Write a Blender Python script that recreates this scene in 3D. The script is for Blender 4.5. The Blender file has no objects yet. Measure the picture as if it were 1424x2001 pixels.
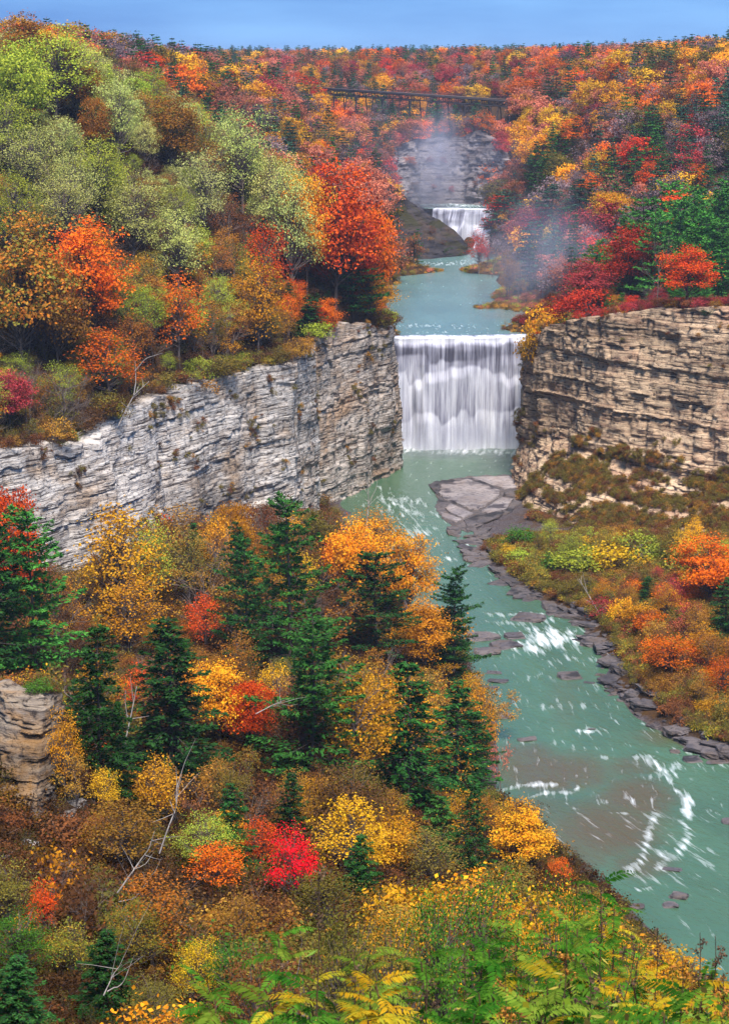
import bpy, math, random
import numpy as np
from mathutils import Vector, Matrix

SC = bpy.context.scene
COL = SC.collection
R = math.radians

# ------------------------------------------------------------------ camera
F = 4550.0                      # focal length in pixels of the 1424 x 2001 photograph
CX, CY = 712.0, 1000.5
PITCH = R(11.0)
CAM = np.array([0.0, 0.0, 115.0])
cam_d = bpy.data.cameras.new('camera')
cam_d.sensor_fit = 'VERTICAL'
cam_d.sensor_height = 36.0
cam_d.lens = F / 2001.0 * 36.0
cam_d.clip_start = 0.5
cam_d.clip_end = 60000
cam_d.dof.use_dof = True
cam_d.dof.focus_distance = 420
cam_d.dof.aperture_fstop = 13
cam = bpy.data.objects.new('camera', cam_d)
COL.objects.link(cam)
cam.location = CAM
cam.rotation_euler = (R(90) - PITCH, 0, 0)
SC.camera = cam

# ------------------------------------------------------------------ sky, sun, exposure
SUN_EL, SUN_AZ = R(60), R(166)          # azimuth clockwise from +Y
w = bpy.data.worlds.new('World')
SC.world = w
w.use_nodes = True
nt = w.node_tree
for n in list(nt.nodes):
    nt.nodes.remove(n)
sky = nt.nodes.new('ShaderNodeTexSky')
sky.sky_type = 'NISHITA'
sky.sun_disc = False
sky.sun_elevation = SUN_EL
sky.sun_rotation = SUN_AZ
sky.altitude = 400
sky.air_density = 1.0
sky.dust_density = 0.3
sky.ozone_density = 3.0
mixs = nt.nodes.new('ShaderNodeMix')
mixs.data_type = 'RGBA'
mixs.inputs[0].default_value = 0.94      # an even veil of slate-blue cloud over the clear sky
mixs.inputs[7].default_value = (0.50, 1.95, 5.0, 1)
bg = nt.nodes.new('ShaderNodeBackground')
bg.inputs['Strength'].default_value = 0.093
wo = nt.nodes.new('ShaderNodeOutputWorld')
tcw = nt.nodes.new('ShaderNodeTexCoord')        # the cloud veil is uneven, all round the sky
mpw = nt.nodes.new('ShaderNodeMapping')
mpw.inputs['Scale'].default_value = (3.2, 3.2, 22)
nzw = nt.nodes.new('ShaderNodeTexNoise')
nzw.inputs['Scale'].default_value = 1.6
nzw.inputs['Detail'].default_value = 5
crw = nt.nodes.new('ShaderNodeValToRGB')
crw.color_ramp.elements[0].position, crw.color_ramp.elements[0].color = .35, (.42, 1.5, 4.1, 1)
crw.color_ramp.elements[1].position, crw.color_ramp.elements[1].color = .68, (1.2, 2.9, 5.8, 1)
nt.links.new(tcw.outputs['Generated'], mpw.inputs[0])
nt.links.new(mpw.outputs[0], nzw.inputs['Vector'])
nt.links.new(nzw.outputs[0], crw.inputs[0])
nt.links.new(crw.outputs[0], mixs.inputs[7])
nt.links.new(sky.outputs[0], mixs.inputs[6])
nt.links.new(mixs.outputs[2], bg.inputs['Color'])
nt.links.new(bg.outputs[0], wo.inputs['Surface'])

sun_d = bpy.data.lights.new('sun', 'SUN')
sun_d.energy = 4.4
sun_d.angle = R(20)
sun_d.color = (1.0, 0.93, 0.84)
sun = bpy.data.objects.new('sun', sun_d)
COL.objects.link(sun)
sdir = Vector((math.sin(SUN_AZ) * math.cos(SUN_EL), math.cos(SUN_AZ) * math.cos(SUN_EL), math.sin(SUN_EL)))
sun.rotation_euler = sdir.to_track_quat('Z', 'Y').to_euler()

SC.view_settings.view_transform = 'Standard'
SC.view_settings.look = 'None'
SC.view_settings.exposure = 0.95
SC.view_settings.gamma = 1.0
SC.view_settings.use_curve_mapping = False
SC.render.engine = 'CYCLES'
cy = SC.cycles
cy.max_bounces = 4
cy.diffuse_bounces = 2
cy.glossy_bounces = 2
cy.transmission_bounces = 2
cy.transparent_max_bounces = 8
cy.volume_bounces = 0
cy.use_denoising = True
cy.use_adaptive_sampling = True
cy.adaptive_threshold = 0.025
cy.caustics_reflective = False
cy.caustics_refractive = False

# ------------------------------------------------------------------ helpers
cp, sp = math.cos(PITCH), math.sin(PITCH)


def ray(px, py):
    u = (px - CX) / F
    v = (CY - py) / F
    return np.array([u, cp + v * sp, -sp + v * cp])


def at(px, py, D):                       # point seen at a pixel, D metres ahead
    d = ray(px, py)
    return CAM + d * (D / d[1])


def onz(px, py, z=0.0):                  # point seen at a pixel on level z
    d = ray(px, py)
    return CAM + d * ((z - CAM[2]) / d[2])


def proj(P):
    P = np.atleast_2d(P) - CAM
    fw = P[:, 1] * cp - P[:, 2] * sp
    up = P[:, 1] * sp + P[:, 2] * cp
    return np.stack([CX + F * P[:, 0] / fw, CY - F * up / fw], 1)


def h3(ix, iy, iz, seed=0):
    with np.errstate(over='ignore'):
        n = (ix.astype(np.int64) * 374761393 + iy.astype(np.int64) * 668265263 + iz.astype(np.int64) * 2147483647 + seed * 974634777) & 0xffffffff
        n = ((n ^ (n >> 13)) * 1274126177) & 0xffffffff
        n = ((n ^ (n >> 16)) * 2246822519) & 0xffffffff
        n = n ^ (n >> 15)
    return (n & 0xffffff) / float(0xffffff)


def vn(x, y, z=None, seed=0):            # value noise 0..1
    x = np.asarray(x, float)
    y = np.asarray(y, float) + 0 * x
    z = (np.zeros_like(x) if z is None else np.asarray(z, float) + 0 * x)
    x0, y0, z0 = np.floor(x), np.floor(y), np.floor(z)
    fx, fy, fz = x - x0, y - y0, z - z0
    fx, fy, fz = [t * t * (3 - 2 * t) for t in (fx, fy, fz)]
    r = 0
    for dx in (0, 1):
        wx = fx if dx else 1 - fx
        for dy in (0, 1):
            wy = fy if dy else 1 - fy
            for dz in (0, 1):
                wz = fz if dz else 1 - fz
                r = r + wx * wy * wz * h3(x0 + dx, y0 + dy, z0 + dz, seed)
    return r


def fbm(x, y, z=None, seed=0, oct=4):
    a, s, t = 1.0, 0.0, 0.0
    for o in range(oct):
        s = s + a * vn(np.asarray(x) * 2 ** o, np.asarray(y) * 2 ** o, None if z is None else np.asarray(z) * 2 ** o, seed + o * 17)
        t += a
        a *= 0.5
    return s / t


def sstep(a, b, x):
    t = np.clip((x - a) / (b - a), 0, 1)
    return t * t * (3 - 2 * t)


def mk_mesh(name, V, Fq=None, Ft=None, mats=(), smooth=False, midx=None):
    V = np.asarray(V, np.float32).reshape(-1, 3)
    loops, starts, tot = [], [], 0
    nq = 0 if Fq is None else len(Fq)
    ntr = 0 if Ft is None else len(Ft)
    if nq:
        loops.append(np.asarray(Fq, np.int32).ravel())
        starts.append(np.arange(nq, dtype=np.int32) * 4)
    if ntr:
        loops.append(np.asarray(Ft, np.int32).ravel())
        starts.append(nq * 4 + np.arange(ntr, dtype=np.int32) * 3)
    me = bpy.data.meshes.new(name)
    me.vertices.add(len(V))
    me.vertices.foreach_set('co', V.ravel())
    if nq + ntr:
        L = np.concatenate(loops)
        S = np.concatenate(starts)
        me.loops.add(len(L))
        me.loops.foreach_set('vertex_index', L)
        me.polygons.add(len(S))
        me.polygons.foreach_set('loop_start', S)
        if smooth:
            me.polygons.foreach_set('use_smooth', np.ones(len(S), bool))
        if midx is not None:
            me.polygons.foreach_set('material_index', np.asarray(midx, np.int32))
    for m in mats:
        me.materials.append(m)
    me.update(calc_edges=True)
    me.validate()
    return me


def fattr(me, name, arr, typ='FLOAT'):
    a = me.attributes.new(name, typ, 'POINT')
    a.data.foreach_set('vector' if typ == 'FLOAT_VECTOR' else 'value', np.asarray(arr, np.float32).ravel())


def obj(name, data, parent=None, loc=None):
    o = bpy.data.objects.new(name, data)
    COL.objects.link(o)
    if parent is not None:
        o.parent = parent
    if loc is not None:
        o.location = loc
    return o


def tag(o, label=None, cat=None, group=None, kind=None):
    if label:
        o['label'] = label
    if cat:
        o['category'] = cat
    if group:
        o['group'] = group
    if kind:
        o['kind'] = kind
    return o


def grid_faces(nr, nc):
    i = np.arange(nr - 1)[:, None] * nc + np.arange(nc - 1)[None, :]
    return np.stack([i, i + 1, i + nc + 1, i + nc], -1).reshape(-1, 4)


class MB:                                 # collects tubes, leaves and boxes into one mesh
    def __init__(self):
        self.V, self.Q, self.n = [], [], 0

    def add(self, V, Q):
        V = np.asarray(V, float).reshape(-1, 3)
        self.V.append(V)
        self.Q.append(np.asarray(Q, int) + self.n)
        self.n += len(V)

    def tube(self, pts, rad, k=5):
        pts = np.asarray(pts, float)
        m = len(pts)
        t = np.gradient(pts, axis=0)
        t /= np.linalg.norm(t, axis=1)[:, None] + 1e-9
        ref = np.array([0.31, 0.17, 0.93]) if abs(t[0][2]) < 0.9 else np.array([0.95, 0.2, 0.1])
        u = np.cross(t, ref)
        u /= np.linalg.norm(u, axis=1)[:, None] + 1e-9
        v = np.cross(t, u)
        a = np.arange(k) * 2 * math.pi / k
        rad = np.broadcast_to(np.asarray(rad, float), (m,))
        V = pts[:, None] + rad[:, None, None] * (np.cos(a)[None, :, None] * u[:, None] + np.sin(a)[None, :, None] * v[:, None])
        i = np.arange(m - 1)[:, None] * k
        j = np.arange(k)[None, :]
        j2 = (j + 1) % k
        Q = np.stack([i + j, i + j2, i + k + j2, i + k + j], -1).reshape(-1, 4)
        self.add(V, Q)

    def leaves(self, C, N, L, W, rng, updir=None):
        C = np.asarray(C, float)
        n = len(C)
        N = N / (np.linalg.norm(N, axis=1)[:, None] + 1e-9)
        A = rng.normal(size=(n, 3)) if updir is None else np.asarray(updir, float)
        U = A - (A * N).sum(1)[:, None] * N
        U /= np.linalg.norm(U, axis=1)[:, None] + 1e-9
        Vv = np.cross(N, U)
        L = np.broadcast_to(np.asarray(L, float), (n,))[:, None]
        W = np.broadcast_to(np.asarray(W, float), (n,))[:, None]
        V = np.stack([C - U * L * .5, C + Vv * W * .5, C + U * L * .5, C - Vv * W * .5], 1)
        self.add(V, np.arange(n * 4).reshape(n, 4))

    def box(self, lo, hi, M=None):
        x0, y0, z0 = lo
        x1, y1, z1 = hi
        V = np.array([(x0, y0, z0), (x1, y0, z0), (x1, y1, z0), (x0, y1, z0), (x0, y0, z1), (x1, y0, z1), (x1, y1, z1), (x0, y1, z1)], float)
        if M is not None:
            V = V @ np.asarray(M)[:3, :3].T + np.asarray(M)[:3, 3]
        self.add(V, [(0, 3, 2, 1), (4, 5, 6, 7), (0, 1, 5, 4), (1, 2, 6, 5), (2, 3, 7, 6), (3, 0, 4, 7)])

    def mesh(self, name, mat, smooth=False):
        return mk_mesh(name, np.concatenate(self.V), np.concatenate(self.Q), None, (mat,), smooth)


# ------------------------------------------------------------------ materials
class NT:
    def __init__(self, name):
        self.m = bpy.data.materials.new(name)
        self.m.use_nodes = True
        self.t = self.m.node_tree
        self.t.nodes.clear()
        self.out = self.t.nodes.new('ShaderNodeOutputMaterial')

    def n(self, typ, **kw):
        nd = self.t.nodes.new('ShaderNode' + typ)
        for k, v in kw.items():
            setattr(nd, k, v)
        return nd

    def set(self, nd, **kw):
        for k, v in kw.items():
            s = nd.inputs[k.replace('_', ' ')] if k.replace('_', ' ') in nd.inputs else nd.inputs[int(k[1:])]
            if hasattr(v, 'links'):
                self.t.links.new(v, s)
            else:
                s.default_value = v
        return nd

    def link(self, a, b):
        self.t.links.new(a, b)

    def coords(self, scale=(1, 1, 1), src='Object'):
        tc = self.n('TexCoord')
        mp = self.n('Mapping')
        mp.inputs['Scale'].default_value = scale
        self.link(tc.outputs[src], mp.inputs['Vector'])
        return mp.outputs[0]

    def wpos(self, scale=(1, 1, 1), rot=(0, 0, 0)):
        g = self.n('NewGeometry')
        mp = self.n('Mapping')
        mp.inputs['Scale'].default_value = scale
        mp.inputs['Rotation'].default_value = rot
        self.link(g.outputs['Position'], mp.inputs['Vector'])
        return mp.outputs[0]

    def noise(self, vec, scale=1.0, detail=4, rough=.55, dist=0.0):
        n = self.n('TexNoise')
        n.inputs['Scale'].default_value = scale
        n.inputs['Detail'].default_value = detail
        n.inputs['Roughness'].default_value = rough
        n.inputs['Distortion'].default_value = dist
        self.link(vec, n.inputs['Vector'])
        return n.outputs[0]

    def ramp(self, fac, stops, interp='LINEAR'):
        r = self.n('ValToRGB')
        r.color_ramp.interpolation = interp
        el = r.color_ramp.elements
        while len(el) < len(stops):
            el.new(0.5)
        for e, (p, c) in zip(el, stops):
            e.position = p
            e.color = (c, c, c, 1) if not hasattr(c, '__len__') else tuple(c) + (1,)
        self.link(fac, r.inputs[0])
        return r.outputs[0]

    def mix(self, fac, a, b, mode='MIX'):
        m = self.n('Mix', data_type='RGBA', blend_type=mode)
        for s, v in ((m.inputs[0], fac), (m.inputs[6], a), (m.inputs[7], b)):
            if hasattr(v, 'links'):
                self.link(v, s)
            else:
                s.default_value = v if not hasattr(v, '__len__') else (tuple(v) + (1,))[:4]
        return m.outputs[2]

    def math(self, op, a, b=None, clamp=False):
        m = self.n('Math', operation=op, use_clamp=clamp)
        for i, v in enumerate((a, b)):
            if v is None:
                continue
            if hasattr(v, 'links'):
                self.link(v, m.inputs[i])
            else:
                m.inputs[i].default_value = v
        return m.outputs[0]

    def bump(self, h, strength=.5, dist=.3):
        b = self.n('Bump')
        b.inputs['Strength'].default_value = strength
        b.inputs['Distance'].default_value = dist
        self.link(h, b.inputs['Height'])
        return b.outputs[0]

    def pbsdf(self, col, rough=.9, normal=None, spec=.2, **kw):
        p = self.n('BsdfPrincipled')
        for s, v in (('Base Color', col), ('Roughness', rough), ('Specular IOR Level', spec)):
            if hasattr(v, 'links'):
                self.link(v, p.inputs[s])
            else:
                p.inputs[s].default_value = v if not hasattr(v, '__len__') else tuple(v) + (1,)
        if normal is not None:
            self.link(normal, p.inputs['Normal'])
        self.link(p.outputs[0], self.out.inputs[0])
        return p


def mat_foliage(name, transl=.3, jit=(.72, 1.3), noise_scale=.35):
    t = NT(name)
    a = t.n('Attribute', attribute_type='INSTANCER', attribute_name='tint')
    b = t.n('Attribute', attribute_type='INSTANCER', attribute_name='tintb')
    g = t.n('NewGeometry')
    ri = g.outputs['Random Per Island']
    nz = t.noise(t.coords(), noise_scale, 2, .6)
    f = t.math('ADD', t.math('MULTIPLY', nz, .75), t.math('MULTIPLY', ri, .45))
    f = t.ramp(f, [(.42, 0.0), (.78, 1.0)])
    c = t.mix(f, a.outputs['Color'], b.outputs['Color'])
    r2 = t.math('FRACT', t.math('MULTIPLY', ri, 7.31))
    v = t.math('ADD', t.math('MULTIPLY', r2, jit[1] - jit[0]), jit[0])
    c = t.mix(1.0, c, v, 'MULTIPLY')
    d = t.n('BsdfDiffuse')
    tr = t.n('BsdfTranslucent')
    t.link(c, d.inputs[0])
    t.link(c, tr.inputs[0])
    mx = t.n('MixShader')
    mx.inputs[0].default_value = transl
    t.link(d.outputs[0], mx.inputs[1])
    t.link(tr.outputs[0], mx.inputs[2])
    t.link(mx.outputs[0], t.out.inputs[0])
    return t.m


def mat_bark(name, c1, c2, sc=3.0):
    t = NT(name)
    nz = t.noise(t.coords((sc, sc, sc * .25)), 1.0, 5, .65)
    t.pbsdf(t.mix(t.ramp(nz, [(.35, 0), (.65, 1)]), c1, c2), .95, t.bump(nz, .5, .05), .1)
    return t.m


def mat_rock(name, cols, warm, dark, zs=.9, wscale=.06, veg=None, spec=.15):
    """layered sedimentary rock: beds follow height, with weathering, seams and stains"""
    t = NT(name)
    warp = t.noise(t.wpos((.03, .03, .08)), 1.0, 3)
    g = t.n('NewGeometry')
    sx = t.n('SeparateXYZ')
    t.link(g.outputs['Position'], sx.inputs[0])
    cb = t.n('CombineXYZ')
    zz = t.math('ADD', sx.outputs['Z'], t.math('MULTIPLY', warp, 5.0))
    t.link(t.math('MULTIPLY', zz, zs), cb.inputs[2])
    t.link(t.math('MULTIPLY', sx.outputs['X'], .05), cb.inputs[0])
    t.link(t.math('MULTIPLY', sx.outputs['Y'], .05), cb.inputs[1])
    beds = t.noise(cb.outputs[0], 1.0, 4, .62)
    c = t.ramp(beds, [(.28, cols[0]), (.45, cols[1]), (.56, cols[2]), (.72, cols[1])])
    blot = t.noise(t.wpos((wscale, wscale, wscale * 1.6)), 1.0, 5, .62, .4)
    c = t.mix(t.ramp(blot, [(.5, 0), (.66, .75)]), c, warm)
    fine = t.noise(t.wpos((.9, .9, 1.5)), 1.0, 6, .7, .3)
    c = t.mix(t.ramp(fine, [(.34, 1.0), (.47, 0)]), c, dark)
    streak = t.noise(t.wpos((.35, .35, .035)), 1.0, 4, .6)
    c = t.mix(t.ramp(streak, [(.55, 0), (.72, .55)]), c, dark)
    seam = t.noise(t.wpos((.12, .12, 2.4)), 1.0, 3, .5)
    c = t.mix(t.ramp(seam, [(.36, .92), (.43, 0)]), c, dark)
    if veg:
        vz = t.noise(t.wpos((.05, .05, .07)), 1.0, 5, .65, .6)
        c = t.mix(t.ramp(vz, [(.55, 0), (.63, .9)]), c, veg)
    big = t.noise(t.wpos((.018, .018, .05)), 1.0, 4, .6, .5)
    c = t.mix(1.0, c, t.ramp(big, [(.32, .5), (.5, .95), (.68, 1.15)]), 'MULTIPLY')
    h = t.math('ADD', fine, t.math('MULTIPLY', seam, .8))
    t.pbsdf(c, .92, t.bump(h, .9, .6), spec)
    return t.m


def mat_ground(name, stops, scale=.25, gravel=None):
    t = NT(name)
    n1 = t.noise(t.wpos(), scale, 8, .7)
    n2 = t.noise(t.wpos(), scale * 9, 4, .7)
    f = t.math('ADD', t.math('MULTIPLY', n1, .6), t.math('MULTIPLY', n2, .4))
    c = t.ramp(f, stops)
    if gravel:                                  # bare shale shingle along the water
        g = t.n('NewGeometry')
        sx = t.n('SeparateXYZ')
        t.link(g.outputs['Position'], sx.inputs[0])
        zz = t.math('ADD', sx.outputs['Z'], t.math('MULTIPLY', n1, 3.0))
        m = t.ramp(t.math('MULTIPLY', zz, .1), [(.15, 1.0), (.23, 0.0)])
        c = t.mix(m, c, t.ramp(n2, gravel))
    t.pbsdf(c, .97, t.bump(n2, .8, .4), .05)
    return t.m


M_LEAF = mat_foliage('leaves')
M_NEEDLE = mat_foliage('needles', .12, (.6, 1.35), .5)
M_BARK = mat_bark('bark', (.035, .027, .022), (.12, .095, .08))
M_TWIG = mat_bark('twigs', (.09, .066, .056), (.2, .155, .135))
M_PALE = mat_bark('pale_bark', (.20, .17, .15), (.44, .39, .35), 2)
M_GROUND = mat_ground('leaf_litter', [(.3, (.012, .008, .006)), (.45, (.038, .022, .011)), (.55, (.075, .038, .015)), (.68, (.045, .036, .014))], .25, [(.35, (.025, .021, .024)), (.5, (.075, .062, .066)), (.65, (.13, .108, .105))])
M_ROCK_L = mat_rock('grey_limestone', [(.25, .205, .17), (.425, .375, .335), (.58, .53, .485)], (.33, .22, .135), (.04, .03, .028), 1.2)
M_ROCK_L2 = mat_rock('tan_grey_limestone', [(.19, .15, .12), (.34, .285, .24), (.48, .42, .37)], (.33, .20, .11), (.035, .026, .024), 1.3)
M_ROCK_R = mat_rock('tan_shale', [(.20, .125, .085), (.42, .28, .175), (.57, .41, .265)], (.30, .16, .10), (.04, .027, .025), 1.5, .05)
M_ROCK_N = mat_rock('ochre_ledges', [(.10, .078, .062), (.20, .16, .13), (.29, .23, .17)], (.30, .15, .04), (.035, .026, .022), 2.4, .16)
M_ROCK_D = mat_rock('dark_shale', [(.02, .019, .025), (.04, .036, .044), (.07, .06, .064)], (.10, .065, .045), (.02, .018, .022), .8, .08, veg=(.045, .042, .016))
M_ROCK_F = mat_rock('misty_shale', [(.11, .095, .105), (.19, .165, .175), (.27, .235, .235)], (.15, .105, .09), (.05, .042, .05), .5, .05)
M_ROCK_W = mat_rock('wet_shale', [(.035, .03, .036), (.075, .064, .07), (.13, .105, .10)], (.10, .066, .045), (.018, .015, .018), 2.5, .2, spec=.5)
M_SLAB = mat_rock('bare_slab', [(.17, .145, .155), (.27, .235, .235), (.35, .3, .29)], (.25, .19, .165), (.055, .045, .055), 1.5, .12, spec=.4)
# ------------------------------------------------------------------ the lie of the land
# plan of the gorge: the cliff line that divides the gorge floor from the plateau
LC = [(-330, 985, 400), (-140, 915, 422), (30, 875, 442), (190, 866, 464), (250, 800, 482), (400, 745, 517), (560, 712, 554), (605, 674, 582)]
LC2 = [(590, 672, 606), (614, 666, 601), (680, 634, 622), (762, 638, 646)]
RC = [(1036, 668, 668), (1024, 690, 650), (1052, 652, 634), (1100, 634, 622), (1200, 613, 604), (1300, 606, 588), (1424, 602, 572), (1600, 596, 548), (1900, 590, 500)]
lc_top = [at(*p) for p in LC]
lc2_top = [at(*p) for p in LC2]
rc_top = [at(*p) for p in RC]
edge = [(-700, 300), (-300, 355)] + [tuple(p[:2]) for p in lc_top] + [tuple(p[:2]) for p in lc2_top] + [(7.5, 690), (9, 693.5), (30, 695), (52, 697)] + \
    [tuple(p[:2]) for p in rc_top] + [(400, 420), (700, 380)]
POLY = np.array(edge + [(700, -300), (-700, -300)])


def seg_dist(P, A):
    d = np.full(len(P), 1e9)
    for a, b in zip(A[:-1], A[1:]):
        ab = b - a
        t = np.clip(((P - a) @ ab) / (ab @ ab), 0, 1)
        d = np.minimum(d, np.linalg.norm(P - (a + t[:, None] * ab), axis=1))
    return d


def inside(P, A):
    c = np.zeros(len(P), bool)
    j = len(A) - 1
    for i in range(len(A)):
        yi, yj = A[i][1], A[j][1]
        if yi != yj:
            cond = ((yi > P[:, 1]) != (yj > P[:, 1])) & (P[:, 0] < (A[j][0] - A[i][0]) * (P[:, 1] - yi) / (yj - yi) + A[i][0])
            c ^= cond
        j = i
    return c


EDGE = np.array(edge)


class RBF:
    def __init__(self, pts, k=1.0):
        P = np.array(pts, float)
        self.P = P[:, :2]
        n = len(P)
        r = np.linalg.norm(self.P[:, None] - self.P[None], axis=2)
        A = np.zeros((n + 3, n + 3))
        A[:n, :n] = -r - np.eye(n) * -k
        A[:n, n] = 1
        A[:n, n + 1:] = self.P / 500
        A[n:, :n] = A[:n, n:].T
        self.w = np.linalg.solve(A, np.concatenate([P[:, 2], [0, 0, 0]]))

    def __call__(self, Q):
        out = np.zeros(len(Q))
        for s in range(0, len(Q), 20000):
            q = Q[s:s + 20000]
            r = np.linalg.norm(q[:, None] - self.P[None], axis=2)
            n = len(self.P)
            out[s:s + 20000] = -r @ self.w[:n] + self.w[n] + q @ self.w[n + 1:] / 500
        return out


def cp_(px, py, D, dz=0.0):
    p = at(px, py, D)
    return (p[0], p[1], p[2] - dz)


# river banks of the lower reach
LB = [tuple(onz(*p)) for p in ((1330, 1930), (1240, 1790), (1130, 1700), (1065, 1640), (970, 1560), (965, 1440), (915, 1290))] + [(11, 500, 0), (-3, 590, 0), (-5, 640, 0), (2, 690, 0)]
LB = [(150, 140, 0), (84, 210, 0)] + LB
RB = [tuple(onz(*p)) for p in ((1424, 1492), (1285, 1425), (1205, 1355), (1180, 1290), (1140, 1222), (1080, 1190), (1000, 1150), (930, 1090), (890, 1035))] + [(41, 640, 0), (47, 668, 0), (50, 692, 0)]
RB = [(240, 200, 0), (140, 270, 0), (88, 330, 0)] + RB
low = []
for p in LB:
    low.append((p[0], p[1], 0.1))
    low.append((p[0] + 5, p[1] + 1, -1.6))
for p in RB:
    low.append((p[0], p[1], 0.1))
    low.append((p[0] - 5, p[1] - 1, -1.6))
low += [cp_(*p) for p in (
    (600, 1900, 100, 9), (600, 1700, 160, 9), (600, 1500, 230, 11), (600, 1300, 310, 11), (600, 1100, 420, 11), (620, 1010, 560, 3),
    (200, 1900, 110, 7), (100, 1700, 190, 3), (110, 1650, 214, 1), (300, 1500, 240, 10), (250, 1300, 330, 10), (200, 1150, 405, 8),
    (350, 1020, 490, 6), (60, 1600, 224, 1), (60, 1368, 240, 0), (-150, 1368, 244, 0), (-150, 1600, 222, 1), (60, 1290, 280, 14), (0, 1150, 380, 10), (-250, 1150, 380, 10),
    (800, 1600, 210, 10), (800, 1400, 300, 12), (780, 1200, 400, 11), (900, 1650, 200, 7), (1000, 1730, 185, 5), (1000, 1830, 130, 4),
    (200, 1700, 180, 7), (400, 1750, 145, 8), (400, 1400, 270, 11), (400, 1200, 370, 10), (-200, 1900, 100, 6), (-400, 1500, 220, 0),
        (1090, 1068, 560, -1), (1250, 1050, 545, -1), (1424, 1062, 522, -1), (1180, 1140, 508, -1.5), (1250, 1200, 470, -2.5), (1424, 1250, 440, -3), (1350, 1340, 412, -2.5), (1424, 1400, 396, -2), (1700, 1250, 430, -4))]
low += [tuple(onz(*p)) for p in ((985, 1062, 1.6), (1030, 1052, 2.2), (965, 1085, 1.0), (1000, 1105, 1.6), (1040, 1125, 1.8), (1090, 1150, 2.0), (1060, 1085, 2.6), (1150, 1182, 2.0), (1200, 1240, 2.2), (1225, 1310, 2.2), (1330, 1395, 2.2), (1280, 1340, 3), (1190, 1170, 3), (1424, 1450, 2))]
low += [((px - 712) / F * D, D, z) for px, D, z in ((1012, 632, -1), (1060, 594, .5), (1120, 574, 1.5), (1200, 562, 2.5), (1300, 547, 3.5), (1424, 532, 5), (1700, 490, 6), (1200, 590, 2), (1424, 570, 4))]
low += [(0, -10, 113.2), (0, 0, 112.9), (0, 6, 111.2), (0, 10, 109.6), (0.5, 15, 107.5), (2.6, 15, 107.9), (2, 22, 104.8), (5, 22, 104.8), (0, 40, 96), (4, 40, 95), (-3, 15, 105.6), (-6, 20, 101),
        (6, 14, 107.6), (10, 25, 102.5), (-20, 10, 98), (20, 10, 104), (0, 60, 85), (12, 60, 84), (20, 100, 60), (40, 60, 70), (30, 120, 44), (60, 120, 28), (28, 180, 30), (45, 200, 12), (26, 240, 18), (-60, 60, 80),
        (-80, 150, 62), (-200, 100, 70), (-200, 300, 50), (80, 40, 60), (160, 60, 20), (-40, 330, 30), (-14, 580, 1), (-4, 625, 1)]
_l, _r = np.array(LB), np.array(RB)
for y in (200, 250, 287, 310, 330, 350, 370, 390, 410, 430, 450, 470, 490, 510, 530, 550, 570, 590, 610, 630, 650, 670, 688):
    a = np.interp(y, _l[np.argsort(_l[:, 1]), 1], _l[np.argsort(_l[:, 1]), 0])
    b = np.interp(y, _r[np.argsort(_r[:, 1]), 1], _r[np.argsort(_r[:, 1]), 0])
    low += [(a + (b - a) * f, y, -2.2) for f in (.3, .55, .8)]
low += [(onz(x, y)[0], onz(x, y)[1], -.8) for x, y in ((850, 950), (900, 945), (900, 985), (940, 1000), (950, 960), (990, 945), (985, 975), (880, 1010))]
low_z = RBF(low, .1)

up = [cp_(*p) for p in LC + LC2 + RC]
up += [(p[0] - 10, p[1] + 14, p[2] + 3) for p in lc_top]
up += [(4, 700, 38), (0, 740, 36)]
up += [(x, y, 31) for x, y in ((14, 700), (30, 700), (47, 700), (20, 760), (40, 730), (22, 830), (26, 880), (24, 940), (26, 985), (36, 985))]
up += [(at(px, 400, y)[0], y, 46.0) for y, pxs in ((1050, (862, 900, 945)), (1066, (858, 900, 942)), (1086, (850, 895, 940))) for px in pxs]
up += [(x, y, 30.5) for x, y in ((38, 1016), (46, 1016), (54, 1018), (42, 1002), (50, 1002), (47, 1028), (56, 1030), (38, 1030))]
up += [tuple(onz(*p, z=33.3)) for p in ((1060, 632), (930, 602), (885, 547), (925, 508), (774, 503), (752, 560), (742, 620))]
up += [(x, y, 30.8) for x, y in ((10, 715), (11, 750), (12, 790), (13, 840), (14, 890), (17, 940), (19, 980))]
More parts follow.
